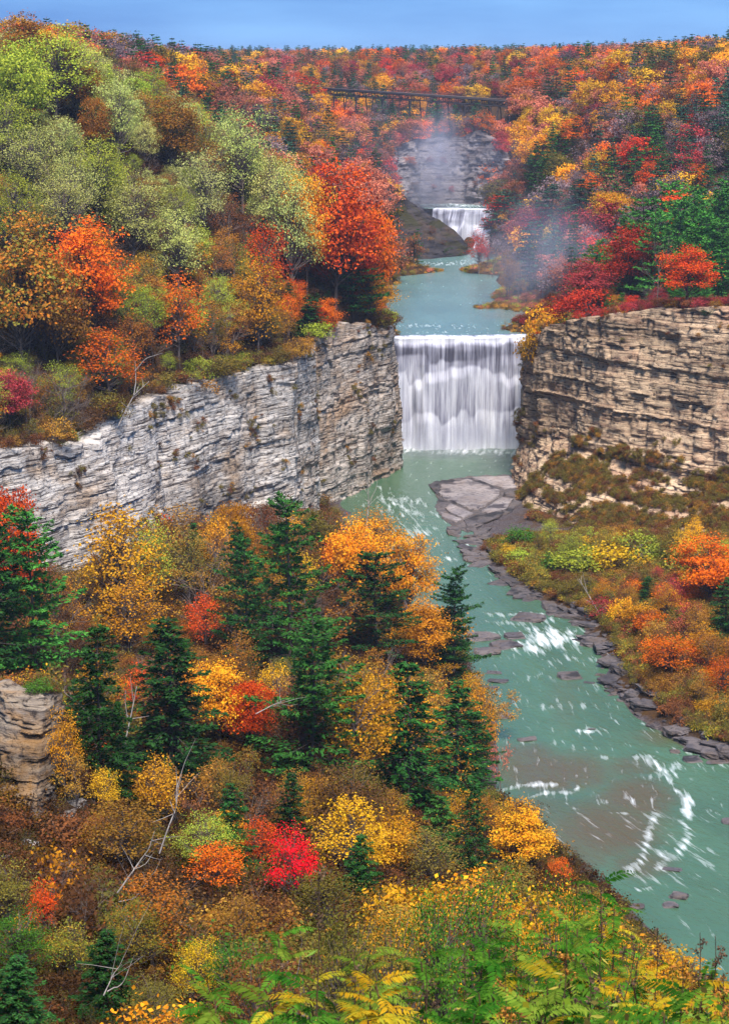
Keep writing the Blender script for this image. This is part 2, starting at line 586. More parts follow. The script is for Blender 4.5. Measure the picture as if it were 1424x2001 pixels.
up += [cp_(*p) for p in (
    (0, 440, 500, 13), (150, 440, 505, 13), (300, 510, 525, 12), (450, 440, 570, 13), (560, 490, 600, 12), (700, 520, 640, 12), (765, 610, 664, 8),
    (-200, 440, 490, 13), (-200, 200, 560, 13), (0, 240, 560, 13), (200, 260, 575, 13), (350, 310, 590, 13), (500, 340, 620, 13),
    (-250, 20, 610, 14), (-50, 50, 610, 14), (100, 70, 622, 14), (230, 105, 640, 14), (330, 160, 650, 14), (440, 232, 660, 14), (560, 322, 670, 14), (650, 405, 680, 14), (750, 530, 690, 14),
    # far left slopes
    (150, 100, 900, 14), (230, 96, 930, 14), (330, 105, 980, 14), (450, 125, 1060, 14), (540, 140, 1130, 14), (600, 160, 1230, 14), (400, 200, 880, 14), (500, 200, 960, 14), (500, 270, 860, 14), (600, 230, 1040, 14), (600, 310, 900, 14), (690, 335, 930, 14), (690, 250, 1130, 14), (640, 190, 1330, 8),
    (745, 420, 950, 9), (770, 380, 1008, 2), (840, 425, 1010, 4), (905, 480, 1006, 3),
    # gorge above the upper falls
    (860, 412, 1046, 3), (950, 414, 1044, 3),  (800, 268, 1112, 4), (880, 264, 1116, 4), (950, 260, 1108, 4), (800, 258, 1180, 6), (900, 255, 1180, 6),
    (990, 340, 1075, 6), (1000, 395, 1030, 8), (860, 225, 1340, 12), (720, 235, 1330, 12), (780, 190, 1430, 12), (900, 150, 1520, 14), (700, 140, 1560, 14), (800, 108, 1720, 14),
    # right-hand plateau and hill
    (1100, 600, 665, 6), (1250, 592, 640, 1), (1424, 588, 610, 1), (1080, 560, 720, 3), (1000, 540, 880, 8), (1000, 470, 960, 14), (1060, 420, 980, 14),
    (1300, 520, 730, 14), (1150, 490, 790, 14), (1200, 390, 840, 14), (1400, 390, 790, 14), (1000, 335, 1020, 14), (1100, 340, 930, 14), (1200, 290, 900, 14), (1400, 270, 860, 14), (1000, 260, 1110, 12), (1100, 230, 1040, 14), (1200, 190, 980, 14), (1400, 165, 940, 14),
    (1005, 205, 1190, 9), (1000, 150, 1320, 14), (1100, 140, 1170, 14), (1200, 110, 1070, 14), (1400, 100, 1030, 14), (1000, 108, 1560, 14), (1100, 104, 1330, 14), (1700, 300, 820, 14), (1700, 90, 1000, 14), (1800, 500, 700, 14),
    (1250, 96, 1180, 14), (1400, 92, 1180, 14), (800, 101, 2100, 14), (500, 106, 2300, 14), (300, 108, 2400, 14), (1400, 96, 1900, 14), (0, 100, 2200, 14))]
up += [(-60, 770, 62), (-130, 770, 88), (-24, 780, 42), (-24, 900, 44), (-4, 940, 38), (-250, 800, 110), (-300, 1100, 118), (-500, 900, 125), (-400, 600, 118), (-900, 1500, 118), (500, 900, 100), (700, 1200, 122), (400, 600, 80),
       (-800, 3000, 108), (0, 3000, 104), (800, 3000, 108), (1200, 2000, 118), (-1500, 2500, 112), (1500, 3000, 110)]
up_z = RBF(up)


def ground(X, Y):
    P = np.stack([np.asarray(X, float).ravel(), np.asarray(Y, float).ravel()], 1)
    d = seg_dist(P, EDGE)
    d = np.where(inside(P, POLY), -d, d)
    m = sstep(0.6, 5.0, d)
    zl, zu = low_z(P), up_z(P)
    amp = np.clip(P[:, 1] / 200, .05, 1) * 2.2
    nz = (fbm(P[:, 0] / 14, P[:, 1] / 14, seed=3) - .5) * amp
    wet = np.minimum(sstep(-.2, 5, zl), 1) * (1 - m) + m * sstep(33.6, 39, zu)
    return zl * (1 - m) + zu * m + nz * wet


def gz(x, y):
    return float(ground([x], [y])[0])


def build_ground():
    ny = 470
    tt = np.linspace(0, 1, ny)
    Y = np.concatenate([np.linspace(-30, 60, 46)[:-1], 60 + 740 * np.linspace(0, 1, 330)[:-1], 800 * (3200 / 800.0) ** np.linspace(0, 1, 150)])
    nc = 300
    u = np.linspace(-1, 1, nc)
    Wd = 26 + 0.215 * np.maximum(Y, 0)
    X = u[None] * Wd[:, None]
    YY = np.repeat(Y[:, None], nc, 1)
    Z = ground(X, YY).reshape(X.shape)
    V = np.stack([X, YY, Z], -1)
    global GRID
    GRID = (Y, Wd, Z)
    me = mk_mesh('ground', V, grid_faces(len(Y), nc), None, (M_GROUND,), True)
    tag(obj('ground', me), 'leaf strewn forest floor of the gorge and the hills', None, None, 'structure')
    # land beyond the view, out to the horizon
    a = np.linspace(0, 2 * math.pi, 97)
    rr = [3150, 5000, 8000, 12000]
    zz = [100, 95, 85, 60]
    V = [[(r * math.sin(t), r * math.cos(t), z) for t in a] for r, z in zip(rr, zz)]
    me = mk_mesh('terrain', V, grid_faces(4, 97), None, (mat_ground('distant_woods', [(.3, (.012, .022, .014)), (.6, (.03, .045, .022))], .01),), True)
    tag(obj('terrain', me), 'flat wooded land running to the horizon', None, None, 'structure')


build_ground()
ground_exact = ground


def ground(X, Y):                        # quick lookup on the finished land
    X, Y = np.asarray(X, float).ravel(), np.asarray(Y, float).ravel()
    gy, gw, G = GRID
    r = np.clip(np.interp(Y, gy, np.arange(len(gy))), 0, len(gy) - 1.001)
    u = np.clip((X / np.interp(Y, gy, gw) + 1) / 2 * (G.shape[1] - 1), 0, G.shape[1] - 1.001)
    i, j = r.astype(int), u.astype(int)
    a, b = r - i, u - j
    return (G[i, j] * (1 - a) + G[i + 1, j] * a) * (1 - b) + (G[i, j + 1] * (1 - a) + G[i + 1, j + 1] * a) * b




# ------------------------------------------------------------------ cliffs
def cliff(name, tops, bases, mat, seed, res=(.8, .34), amp=1.0, back=7.0, smooth_corner=0, gully=3.0, under=3.0, beds=(.45, .6, .8, 1.1, 1.6, 2.4), cell=5.0, crack=0.0, mids=None, tm=.35, kind='structure', label=None):
    T, B = np.array(tops, float), np.array(bases, float)
    L = np.concatenate([[0], np.cumsum(np.linalg.norm(np.diff((T + B) / 2, axis=0)[:, :2], axis=1))])
    nc = max(8, int(L[-1] / res[0]))
    s = np.linspace(0, L[-1], nc)
    Ti = np.stack([np.interp(s, L, T[:, k]) for k in range(3)], 1)
    Bi = np.stack([np.interp(s, L, B[:, k]) for k in range(3)], 1)
    H = float(np.max(T[:, 2] - B[:, 2]))
    nr = max(8, int(H / res[1]))
    t = np.linspace(0, 1, nr)
    P = Bi[None] * (1 - t[:, None, None]) + Ti[None] * t[:, None, None]
    if mids is not None:                                 # a gentler foot below a steeper face
        Mi = np.array(mids, float)
        Mi = np.stack([np.interp(s, L, Mi[:, k]) for k in range(3)], 1)
        ta, tb = np.clip(t / tm, 0, 1)[:, None, None], np.clip((t - tm) / (1 - tm), 0, 1)[:, None, None]
        P = np.where((t < tm)[:, None, None], Bi[None] * (1 - ta) + Mi[None] * ta, Mi[None] * (1 - tb) + Ti[None] * tb)
    tan = np.gradient(Ti[:, :2] + Bi[:, :2], axis=0)
    k = 9
    ker = np.ones(k) / k
    tan = np.stack([np.convolve(np.pad(tan[:, i], k // 2, mode='edge'), ker, 'valid') for i in (0, 1)], 1)
    tan /= np.linalg.norm(tan, axis=1)[:, None]
    nrm = np.stack([tan[:, 1], -tan[:, 0]], 1)          # stations run left to right as seen: normals face the gorge
    S = np.repeat(s[None], nr, 0)
    Z = P[..., 2]
    rng = np.random.default_rng(seed)
    zb = np.cumsum(rng.choice(beds, 400))
    zw = Z + 60 + 1.6 * vn(S / 35, Z * 0, seed=seed) + .5 * vn(S / 7, Z / 6, seed=seed + 2)
    lay = np.searchsorted(zb, zw)
    off = rng.random(402)[lay]
    cellw = .4 * cell + cell * rng.random(402)[lay]
    cs = S / cellw + rng.random(402)[lay] * 10 + .35 * vn(S / 3, Z / 2, seed=seed + 9)
    blk = h3(np.floor(cs), lay, lay * 0, seed)
    d = 0.95 * off + 1.0 * blk ** 1.5 + gully * (fbm(S / 24, Z / 60, seed=seed + 5) - .5) * 2 + 1.8 * (fbm(S / 7, Z / 9, seed=seed + 7) - .5) + .6 * (vn(S / 1.1, Z / .8, seed=seed + 8) - .5) + crack * np.minimum(0, fbm(S / 2.2, Z / 14, seed=seed + 13) - .42) * 9
    d = d * amp
    P[..., 0] += nrm[None, :, 0] * d
    P[..., 1] += nrm[None, :, 1] * d
    # ragged top edge, rolled back into the plateau
    rag = (fbm(s / 5, s * 0, seed=seed + 11) - .5) * 2.2
    P[..., 2] += (t[:, None] ** 3) * rag[None]
    top = P[-1].copy()
    b1 = top.copy(); b1[:, :2] -= nrm * back * .5; b1[:, 2] += .25
    b2 = top.copy(); b2[:, :2] -= nrm * back; b2[:, 2] -= 1.2
    lowr = P[0].copy(); lowr[:, :2] += nrm * .5; lowr[:, 2] -= under
    P = np.concatenate([lowr[None], P, b1[None], b2[None]], 0)
    me = mk_mesh(name, P, grid_faces(P.shape[0], nc), None, (mat,), False)
    o = obj(name, me)
    tag(o, label, None, None, kind)
    return P, nrm


lbase = [(p[0] + 3.5, p[1] - 3.0, 0) for p in lc_top]
lbz = [20, 19, 17, 16, 15, 11, 3, -1]
lbase = [(p[0] + 2.5 + 3 * (i < 4), p[1] - 2.5, lbz[i] - 2) for i, p in enumerate(lc_top)]
CL, CLn = cliff('rock_cliff', [tuple(p) for p in lc_top], lbase, M_ROCK_L, 11, res=(.6, .3), gully=7.5, amp=.55, beds=(.3, .35, .5, .7, 1.1, 3.0, 4.5), cell=4.5, crack=.8, label='pale grey layered cliff below the wooded slope')
l2base = [(p[0] + 1.5, p[1] - 2.0, -2) for p in lc2_top] + [(9.0, 692, -2)]
CL2, _ = cliff('rock_cliff', [tuple(p) for p in lc2_top] + [(7.5, 694, 36.5)], l2base, M_ROCK_L2, 23, res=(.5, .3), gully=6.0, amp=.6, beds=(.3, .4, .6, 1.0, 2.5, 4), cell=4, crack=.8, label='grey and tan cliff buttress beside the large waterfall')
rtop = [(50, 698, 35)] + [tuple(p) for p in rc_top]
rmid = [(49.5, 697, 10), (49, 665, 9), (44.0, 645, 9), (47.5, 630, 11), (52, 617, 17), (60.5, 597, 15), (70, 580, 13), (83, 562, 14), (101, 536, 14), (130, 486, 14)]
rbase = [(49.5, 696, -2), (48.5, 664, -2), (42.0, 640, -2), (41.5, 612, -1.5), (44.5, 586, -1), (55, 566, 0), (67, 550, 1), (80, 536, 2.5), (97, 510, 4), (126, 470, 4)]
CR, CRn = cliff('rock_cliff', rtop, rbase, M_ROCK_R, 37, res=(.6, .26), gully=4.4, amp=.95, beds=(.3, .4, .55, .8, 1.2, 2.2, 3.5), cell=4, crack=.5, mids=rmid, tm=.36, label='tan layered shale cliff right of the large waterfall')
# near nose of rock at the lower left
nt_ = [at(-160, 1320, 246), at(-60, 1340, 238), at(20, 1352, 234), at(80, 1350, 233), at(112, 1362, 236), at(112, 1372, 246), at(100, 1360, 262)]
nb_ = [at(-160, 1640, 238), at(-60, 1640, 230), at(20, 1640, 225), at(70, 1620, 224), at(100, 1600, 228), at(112, 1590, 244), at(100, 1570, 262)]
NO, _ = cliff('rock_cliff', [tuple(p) for p in nt_], [tuple(p) for p in nb_], M_ROCK_N, 53, res=(.22, .1), gully=3.4, amp=.4, beds=(.12, .16, .22, .35, .7, 1.1), cell=1.6, crack=.6, back=4, under=1, label='ochre and grey rock outcrop under pines at the left edge')
# dark bluff beside the upper falls
dt_ = [at(748, 352, 985), at(775, 372, 1000), at(812, 402, 1008), at(850, 427, 1012), at(885, 448, 1012), at(906, 470, 1010), at(914, 490, 1012), at(916, 492, 1030)]
db_ = [at(725, 505, 960), at(770, 506, 962), at(812, 505, 966), at(850, 504, 972), at(885, 502, 980), at(908, 500, 986), at(922, 499, 992), at(930, 498, 1020)]
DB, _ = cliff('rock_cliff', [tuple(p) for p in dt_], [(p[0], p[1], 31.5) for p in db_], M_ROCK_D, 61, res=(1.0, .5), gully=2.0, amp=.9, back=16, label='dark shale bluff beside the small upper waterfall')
# back wall of the upper gorge, and the pale rock beside it
bt_ = [at(742, 330, 1040), at(775, 285, 1075), at(810, 272, 1095), at(880, 268, 1100), at(905, 270, 1098), at(935, 252, 1092), at(965, 268, 1080), at(988, 315, 1060)]
bb_ = [at(762, 390, 1030), at(787, 402, 1062), at(812, 405, 1078), at(880, 405, 1082), at(905, 406, 1080), at(925, 407, 1074), at(945, 409, 1066), at(964, 412, 1052)]
BW, _ = cliff('rock_cliff', [tuple(p) for p in bt_], [tuple(p) for p in bb_], M_ROCK_F, 71, res=(.9, .4), gully=2.4, amp=1.2, back=4, label='misty layered rock wall under the railway bridge')

# ------------------------------------------------------------------ water
def mat_water(name, deep, shallow, bump=.35):
    t = NT(name)
    fl = t.n('Attribute', attribute_name='flow')
    fo = t.n('Attribute', attribute_name='foam')
    sh = t.n('Attribute', attribute_name='shallow')

    def fc(sx, sy):
        mp = t.n('Mapping')
        mp.inputs['Scale'].default_value = (sx, sy, 1)
        t.link(fl.outputs['Vector'], mp.inputs['Vector'])
        return mp.outputs[0]
    silk = t.noise(fc(.11, .75), 1.0, 5, .58, .35)
    rip = t.noise(fc(.5, 1.1), 1.0, 4, .6, .6)
    big = t.noise(fc(.03, .09), 1.0, 4, .55)
    c = t.mix(t.ramp(big, [(.35, 0), (.65, 1)]), deep, tuple(x * 1.25 for x in deep))
    c = t.mix(t.math('MULTIPLY', sh.outputs['Fac'], t.ramp(silk, [(.25, .7), (.6, 1)])), c, shallow)
    f = t.math('ADD', fo.outputs['Fac'], t.math('MULTIPLY', t.math('SUBTRACT', silk, .5), 2.3))
    f = t.ramp(f, [(.33, 0), (.60, .26), (1.0, 1)])
    c = t.mix(f, c, (.78, .82, .84))
    rough = t.math('ADD', t.math('MULTIPLY', f, .5), .22)
    h = t.math('ADD', rip, t.math('MULTIPLY', f, .6))
    t.pbsdf(c, rough, t.bump(h, bump, .5), .2)
    return t.m


M_WATER = mat_water('river_water', (.046, .096, .052), (.085, .055, .02))
M_WATER_UP = mat_water('upper_river_water', (.088, .16, .15), (.17, .17, .15), .25)

RAPIDS = [(800, 880, 60, 8, .6), (900, 882, 80, 8, .65), (990, 884, 50, 8, .6),
     # blobs of white water: px, py, half-width px, half-height px, strength
    (778, 985, 60, 20, .55), (790, 1010, 60, 14, .5), (810, 1040, 50, 20, .5), (760, 960, 40, 10, .3), (930, 1085, 40, 14, .2),
    (1075, 1250, 60, 28, .8), (1040, 1270, 50, 16, .6), (1110, 1240, 40, 16, .5), (1000, 1215, 60, 10, .45), (1060, 1210, 60, 10, .4), (1130, 1290, 50, 10, .4),
    (1060, 1325, 70, 10, .32), (1160, 1345, 50, 12, .3), (1100, 1380, 90, 12, .28), (1000, 1370, 50, 14, .22), (1150, 1430, 60, 10, .3), (1050, 1450, 90, 10, .22), (1120, 1490, 60, 8, .22), (1210, 1460, 60, 10, .25),
    (1330, 1500, 60, 14, .4), (1400, 1495, 40, 8, .35), (1270, 1480, 40, 8, .4), (1290, 1520, 40, 20, .5), (1260, 1565, 40, 14, .5), (1200, 1560, 40, 10, .2), (1300, 1470, 60, 6, .3), (1180, 1480, 30, 6, .35),
    (960, 1240, 30, 10, .4), (950, 1275, 40, 6, .35), (960, 1360, 40, 10, .3)]
LEDGES = [  # lines of white water: px,py list, half width in px, strength
    ([(1245, 1478), (1285, 1500), (1320, 1540), (1350, 1575), (1335, 1605), (1345, 1640), (1325, 1670)], 11, .85),
    ([(1275, 1598), (1262, 1640), (1255, 1680), (1230, 1700)], 11, .9), ([(1300, 1648), (1290, 1665), (1310, 1675), (1280, 1698)], 8, .75), ([(1325, 1660), (1300, 1690), (1285, 1700)], 8, .7),
    ([(985, 1545), (1030, 1533), (1085, 1534)], 5, .8), ([(1040, 1558), (1070, 1549), (1110, 1550), (1130, 1540)], 5, .85), ([(1170, 1570), (1182, 1568)], 6, .8), ([(1192, 1588), (1220, 1589)], 5, .9),
    ([(1125, 1428), (1160, 1430)], 5, .8), ([(1290, 1462), (1420, 1480)], 5, .5), ([(955, 1203), (1010, 1202), (1100, 1198)], 5, .75), ([(1240, 1740), (1270, 1738)], 5, .8),
    ([(840, 1000), (890, 1035), (930, 1088)], 4, .45), ([(870, 1092), (905, 1090)], 4, .6), ([(1005, 1265), (1040, 1255), (1080, 1240), (1130, 1255)], 9, .9)]
SHALLOW = [(1080, 1510, 120, 40, .9), (1030, 1480, 60, 30, .8), (1180, 1620, 120, 60, .9), (1240, 1560, 80, 40, .9), (1120, 1660, 90, 50, .7), (1330, 1440, 90, 20, .6), (1250, 1690, 60, 30, .7), (1050, 1590, 90, 40, .5), (1230, 1500, 60, 20, .6), (1100, 1370, 30, 60, .2)]


def water_mesh(name, left, right, z, ns, ntt, mat, rap=(), led=(), sha=(), amp=.22, over=4.0):
    Lp, Rp = np.array(left)[:, :2], np.array(right)[:, :2]

    def res(P, n):
        d = np.concatenate([[0], np.cumsum(np.linalg.norm(np.diff(P, axis=0), axis=1))])
        s = np.linspace(0, d[-1], n)
        return np.stack([np.interp(s, d, P[:, k]) for k in (0, 1)], 1), s
    A, sa = res(Lp, ns)
    B, sb = res(Rp, ns)
    dirn = (B - A) / np.linalg.norm(B - A, axis=1)[:, None]
    A = A - dirn * over
    B = B + dirn * over
    t = np.linspace(0, 1, ntt)
    P = A[:, None] * (1 - t[None, :, None]) + B[:, None] * t[None, :, None]
    X, Y = P[..., 0], P[..., 1]
    W = np.linalg.norm(B - A, axis=1)
    S = np.repeat(((sa + sb) / 2)[:, None], ntt, 1)
    Tm = t[None] * W[:, None]
    px = proj(np.stack([X.ravel(), Y.ravel(), np.full(X.size, z)], 1))
    foam = np.zeros(X.size)
    sh = np.zeros(X.size)
    n1 = fbm(S.ravel() / 5, Tm.ravel() / 2.2, seed=91)
    for x, y, a, b, s in rap:
        g = np.exp(-((px[:, 0] - x) / a) ** 2 - ((px[:, 1] - y) / b) ** 2)
        foam = np.maximum(foam, g * s * (.5 + n1))
    wob = (fbm(S.ravel() / 3, Tm.ravel() / 3, seed=33) - .5) * 14
    for pts, hw, s in led:
        d = seg_dist(px + wob[:, None] * [1, .6], np.array(pts, float))
        foam = np.maximum(foam, .68 * s * np.exp(-(d / (hw * 1.15)) ** 2))
    if amp > .15 and z == 0:                       # white water trails off downstream, and the whole reach is riffled
        G = foam.reshape(ns, ntt).copy()
        for i in range(ns - 2, -1, -1):
            G[i] = np.maximum(G[i], G[i + 1] * .968)
        foam = np.maximum(foam, .5 * G.ravel() * (.25 + .9 * n1))
        foam = np.maximum(foam, .16 * sstep(.45, .8, fbm(S.ravel() / 16, Tm.ravel() / 9, seed=71)) * sstep(640, 560, Y.ravel()))
    for x, y, a, b, s in sha:
        g = np.exp(-(((px[:, 0] + wob * 2 - x) / a) ** 2 + ((px[:, 1] + wob - y) / b) ** 2) ** 2)
        sh = np.maximum(sh, g * s)
    hh = amp * (fbm(S.ravel() / 4.5, Tm.ravel() / 2.4, seed=7) - .5) * (.5 + 2.4 * foam) + .5 * foam * (fbm(S.ravel() / 2, Tm.ravel() / 1.2, seed=8)) * (amp > .1)
    V = np.stack([X.ravel(), Y.ravel(), z + hh], 1)
    me = mk_mesh(name, V, grid_faces(ns, ntt), None, (mat,), True)
    fattr(me, 'foam', foam)
    fattr(me, 'shallow', sh)
    fattr(me, 'flow', np.stack([S.ravel(), Tm.ravel(), S.ravel() * 0], 1), 'FLOAT_VECTOR')
    return me


def resample_pair(L, R_, ys):
    L, R_ = np.array(L, float), np.array(R_, float)
    L, R_ = L[np.argsort(L[:, 1])], R_[np.argsort(R_[:, 1])]
    return [(np.interp(y, L[:, 1], L[:, 0]), y) for y in ys], [(np.interp(y, R_[:, 1], R_[:, 0]), y) for y in ys]


ysL = np.concatenate([np.linspace(150, 320, 18), np.linspace(330, 693, 60)])
a_, b_ = resample_pair(LB, RB, ysL)
me = water_mesh('river', a_, b_, 0.0, 900, 150, M_WATER, RAPIDS, LEDGES, SHALLOW)
tag(obj('river', me), 'turquoise river with white rapids on the gorge floor', None, None, 'structure')

UL = [(4, 694, 0), (2, 740, 0), (2, 800, 0)] + [tuple(onz(*p, z=33.3)) for p in ((754, 560), (774, 503))] + [(24, 1000, 0), (32, 1012, 0)]
UR = [(54, 694, 0)] + [tuple(onz(*p, z=33.3)) for p in ((1060, 632), (930, 602), (885, 547), (925, 508))] + [(50, 1000, 0), (56, 1012, 0)]
a_, b_ = resample_pair(UL, UR, np.linspace(695.5, 1030, 60))
me = water_mesh('river', a_, b_, 33.3, 420, 90, M_WATER_UP, [(800, 637, 120, 4, .35), (930, 640, 90, 4, .25), (870, 650, 160, 4, .3), (880, 515, 70, 5, .4), (870, 560, 60, 5, .12)],
                [([(770, 637), (850, 635), (915, 637)], 3, .5), ([(800, 512), (850, 516), (915, 510)], 3, .6)], [(1000, 615, 60, 12, .5)], amp=.08, over=16)
tag(obj('river', me), 'calm blue green river above the large waterfall', None, None, 'structure')
# river above the upper falls
a_ = [at(848, 408, 1044)[:2], at(840, 404, 1064)[:2], at(832, 400, 1088)[:2]]
b_ = [at(962, 414, 1044)[:2], at(962, 408, 1064)[:2], at(960, 402, 1088)[:2]]
zup = 49.6
me = water_mesh('river', [tuple(p) for p in a_], [tuple(p) for p in b_], zup, 120, 60, M_WATER_UP, [(900, 410, 90, 10, .6), (900, 400, 90, 14, .6)], amp=.2)
tag(obj('river', me), 'white riffles of the river above the upper waterfall', None, None, 'structure')


# ------------------------------------------------------------------ waterfalls
def mat_falls(name):
    t = NT(name)
    fo = t.n('Attribute', attribute_name='foam')
    fl = t.n('Attribute', attribute_name='flow')

    def fc(sx, sy):
        mp = t.n('Mapping')
        mp.inputs['Scale'].default_value = (sx, sy, 1)
        t.link(fl.outputs['Vector'], mp.inputs['Vector'])
        return mp.outputs[0]
    s1 = t.noise(fc(.55, .035), 1.0, 5, .6, .2)
    s2 = t.noise(fc(2.2, .09), 1.0, 4, .6, .15)
    f = t.math('ADD', t.math('MULTIPLY', s1, .66), t.math('MULTIPLY', s2, .34))
    f = t.math('ADD', f, t.math('MULTIPLY', t.math('SUBTRACT', fo.outputs['Fac'], .5), .62))
    c = t.ramp(f, [(.24, (.07, .068, .095)), (.36, (.24, .24, .30)), (.48, (.46, .465, .53)), (.64, (.72, .73, .78))])
    d = t.pbsdf(c, .6, t.bump(f, .35, .6), .2)
    return t.m


M_FALLS = mat_falls('white_water')


def falls(name, p0, p1, z0, z1, steps, seed, res=(.28, .28), lead=7.0):
    """p0,p1: ends of the crest in plan; steps: list of (mean height, wobble, run-out)"""
    p0, p1 = np.array(p0, float), np.array(p1, float)
    L = np.linalg.norm(p1 - p0)
    tan = (p1 - p0) / L
    nrm = np.array([tan[1], -tan[0]])
    nc = int(L / res[0])
    s = np.linspace(0, L, nc)
    H = z1 - z0
    nr = int(H / res[1])
    zz = np.linspace(z0 - .6, z1, nr)
    S, Z = np.meshgrid(s, zz)
    out = np.zeros_like(S)
    foam = np.full_like(S, .40)
    curve = (fbm(s / 14, s * 0, seed=seed) - .5) * 5.0
    out += curve[None]
    # rounded crest
    crest = z1 - 1.6 * vn(s / 3.5, s * 0, seed=seed + 1)
    out += .9 * sstep(1.6, 0, (crest[None] - Z)) * -1.0
    for k, (zm, wob, run) in enumerate(steps):
        cell = np.floor(s / 5.2 + 1.6 * vn(s / 4, s * 0 + k * 7, seed=seed + 90 + k))
        zl = zm + (wob * 2.6 * (h3(cell, cell * 0 + k, cell * 0, seed + 5) - .5) if k else 0) + wob * .8 * (fbm(s / 3, s * 0 + k * 5, seed=seed + 3 + k) - .5)
        kk = max(3, int(1.4 / res[0]))
        zl = np.convolve(np.pad(zl, kk // 2, mode='edge'), np.ones(kk) / kk, 'same')[kk // 2:kk // 2 + len(s)]
        rn = run * np.clip(2.0 * vn(s / 4.2, s * 0, seed=seed + 20 + k) - .25, .05, 1.5)
        dd = zl[None] - Z
        out += rn[None] * sstep(-.8, 3.0, dd)
        pw = vn(s / 4.5, s * 0 + 3, seed=seed + 80 + k)[None] * 1.2
        foam += pw * (.07 * np.exp(-np.clip(dd, 0, 99) / 3.4) * sstep(-.9, .3, dd) - .13 * np.exp(-np.clip(-dd, 0, 99) / 3.0) * sstep(.2, -.9, dd))
    foam += .3 * np.exp(-(Z - z0) / 3.0) + .25 * np.exp(-(crest[None] - Z).clip(0) / .7)
    foam -= .20 * sstep(.6, .9, (Z - z0) / H) * sstep(1.0, .93, (Z - z0) / H)
    out += .8 * (vn(S / .8, Z / 16, seed=seed + 60) - .5) + .9 * (vn(S / 2.6, Z / 9, seed=seed + 61) - .5)
    V = np.stack([p0[0] + tan[0] * S + nrm[0] * out, p0[1] + tan[1] * S + nrm[1] * out, Z], -1)
    # lead-in over the lip
    rows = []
    for q in (1, 2, 3):
        r = V[-1].copy()
        r[:, :2] -= nrm * lead * q / 3
        r[:, 2] = z1 + .12 * vn(s / 3, s * 0 + q, seed=seed + 70)
        rows.append(r[None])
    V = np.concatenate([V] + rows, 0)
    foam = np.concatenate([foam, np.repeat(foam[-1:] * 0 + .62, 1, 0), np.repeat(foam[-1:] * 0 + .42, 1, 0), np.repeat(foam[-1:] * 0 + .3, 1, 0)], 0)
    fl = np.stack([np.concatenate([S, np.repeat(S[-1:], 3, 0)], 0), np.concatenate([Z, Z[-1:] + 2, Z[-1:] + 4, Z[-1:] + 6], 0), V[..., 2] * 0], -1)
    me = mk_mesh(name, V, grid_faces(V.shape[0], nc), None, (M_FALLS,), True)
    fattr(me, 'foam', foam.clip(0, 1.2))
    fattr(me, 'flow', fl, 'FLOAT_VECTOR')
    return me


me = falls('waterfall', (4.5, 690), (53, 693), 0, 33.45, [(32.4, .3, .7), (20.5, 3.2, .85), (11.5, 3.0, .7), (26.5, 1.5, .4)], 5)
tag(obj('waterfall', me), 'broad white tiered waterfall between the two cliffs', 'waterfall')
q0, q1 = at(846, 416, 1044), at(962, 424, 1036)
me = falls('waterfall', q0[:2], q1[:2], 32.5, 49.75, [(47.5, 1.0, 2.2), (42, 2.0, 3.0), (37, 1.5, 3.0)], 15, res=(.45, .4))
tag(obj('waterfall', me), 'small upper waterfall half hidden behind the dark bluff', 'waterfall')
# stepped rock behind both falls
mb = MB()
for p, q, zt in (((2, 699), (56, 702), 32.4), (tuple(q0[:2] + [5, 9]), tuple(q1[:2] + [0, 9]), 48.2)):
    a, b = np.array(p), np.array(q)
    zlo = 20 if zt > 40 else -3
    V = [(a[0], a[1], zlo), (b[0], b[1], zlo), (b[0], b[1] + 14, zlo), (a[0], a[1] + 14, zlo), (a[0], a[1], zt), (b[0], b[1], zt), (b[0], b[1] + 14, zt), (a[0], a[1] + 14, zt)]
    m1 = MB()
    m1.add(V, [(0, 3, 2, 1), (4, 5, 6, 7), (0, 1, 5, 4), (1, 2, 6, 5), (2, 3, 7, 6), (3, 0, 4, 7)])
    tag(obj('rock_ledge', m1.mesh('rock_ledge', M_ROCK_W)), 'wet dark rock ledge the river falls over', None, None, 'structure')
# ------------------------------------------------------------------ tree shapes
def rdir(rng, n):
    v = rng.normal(size=(n, 3))
    return v / np.linalg.norm(v, axis=1)[:, None]


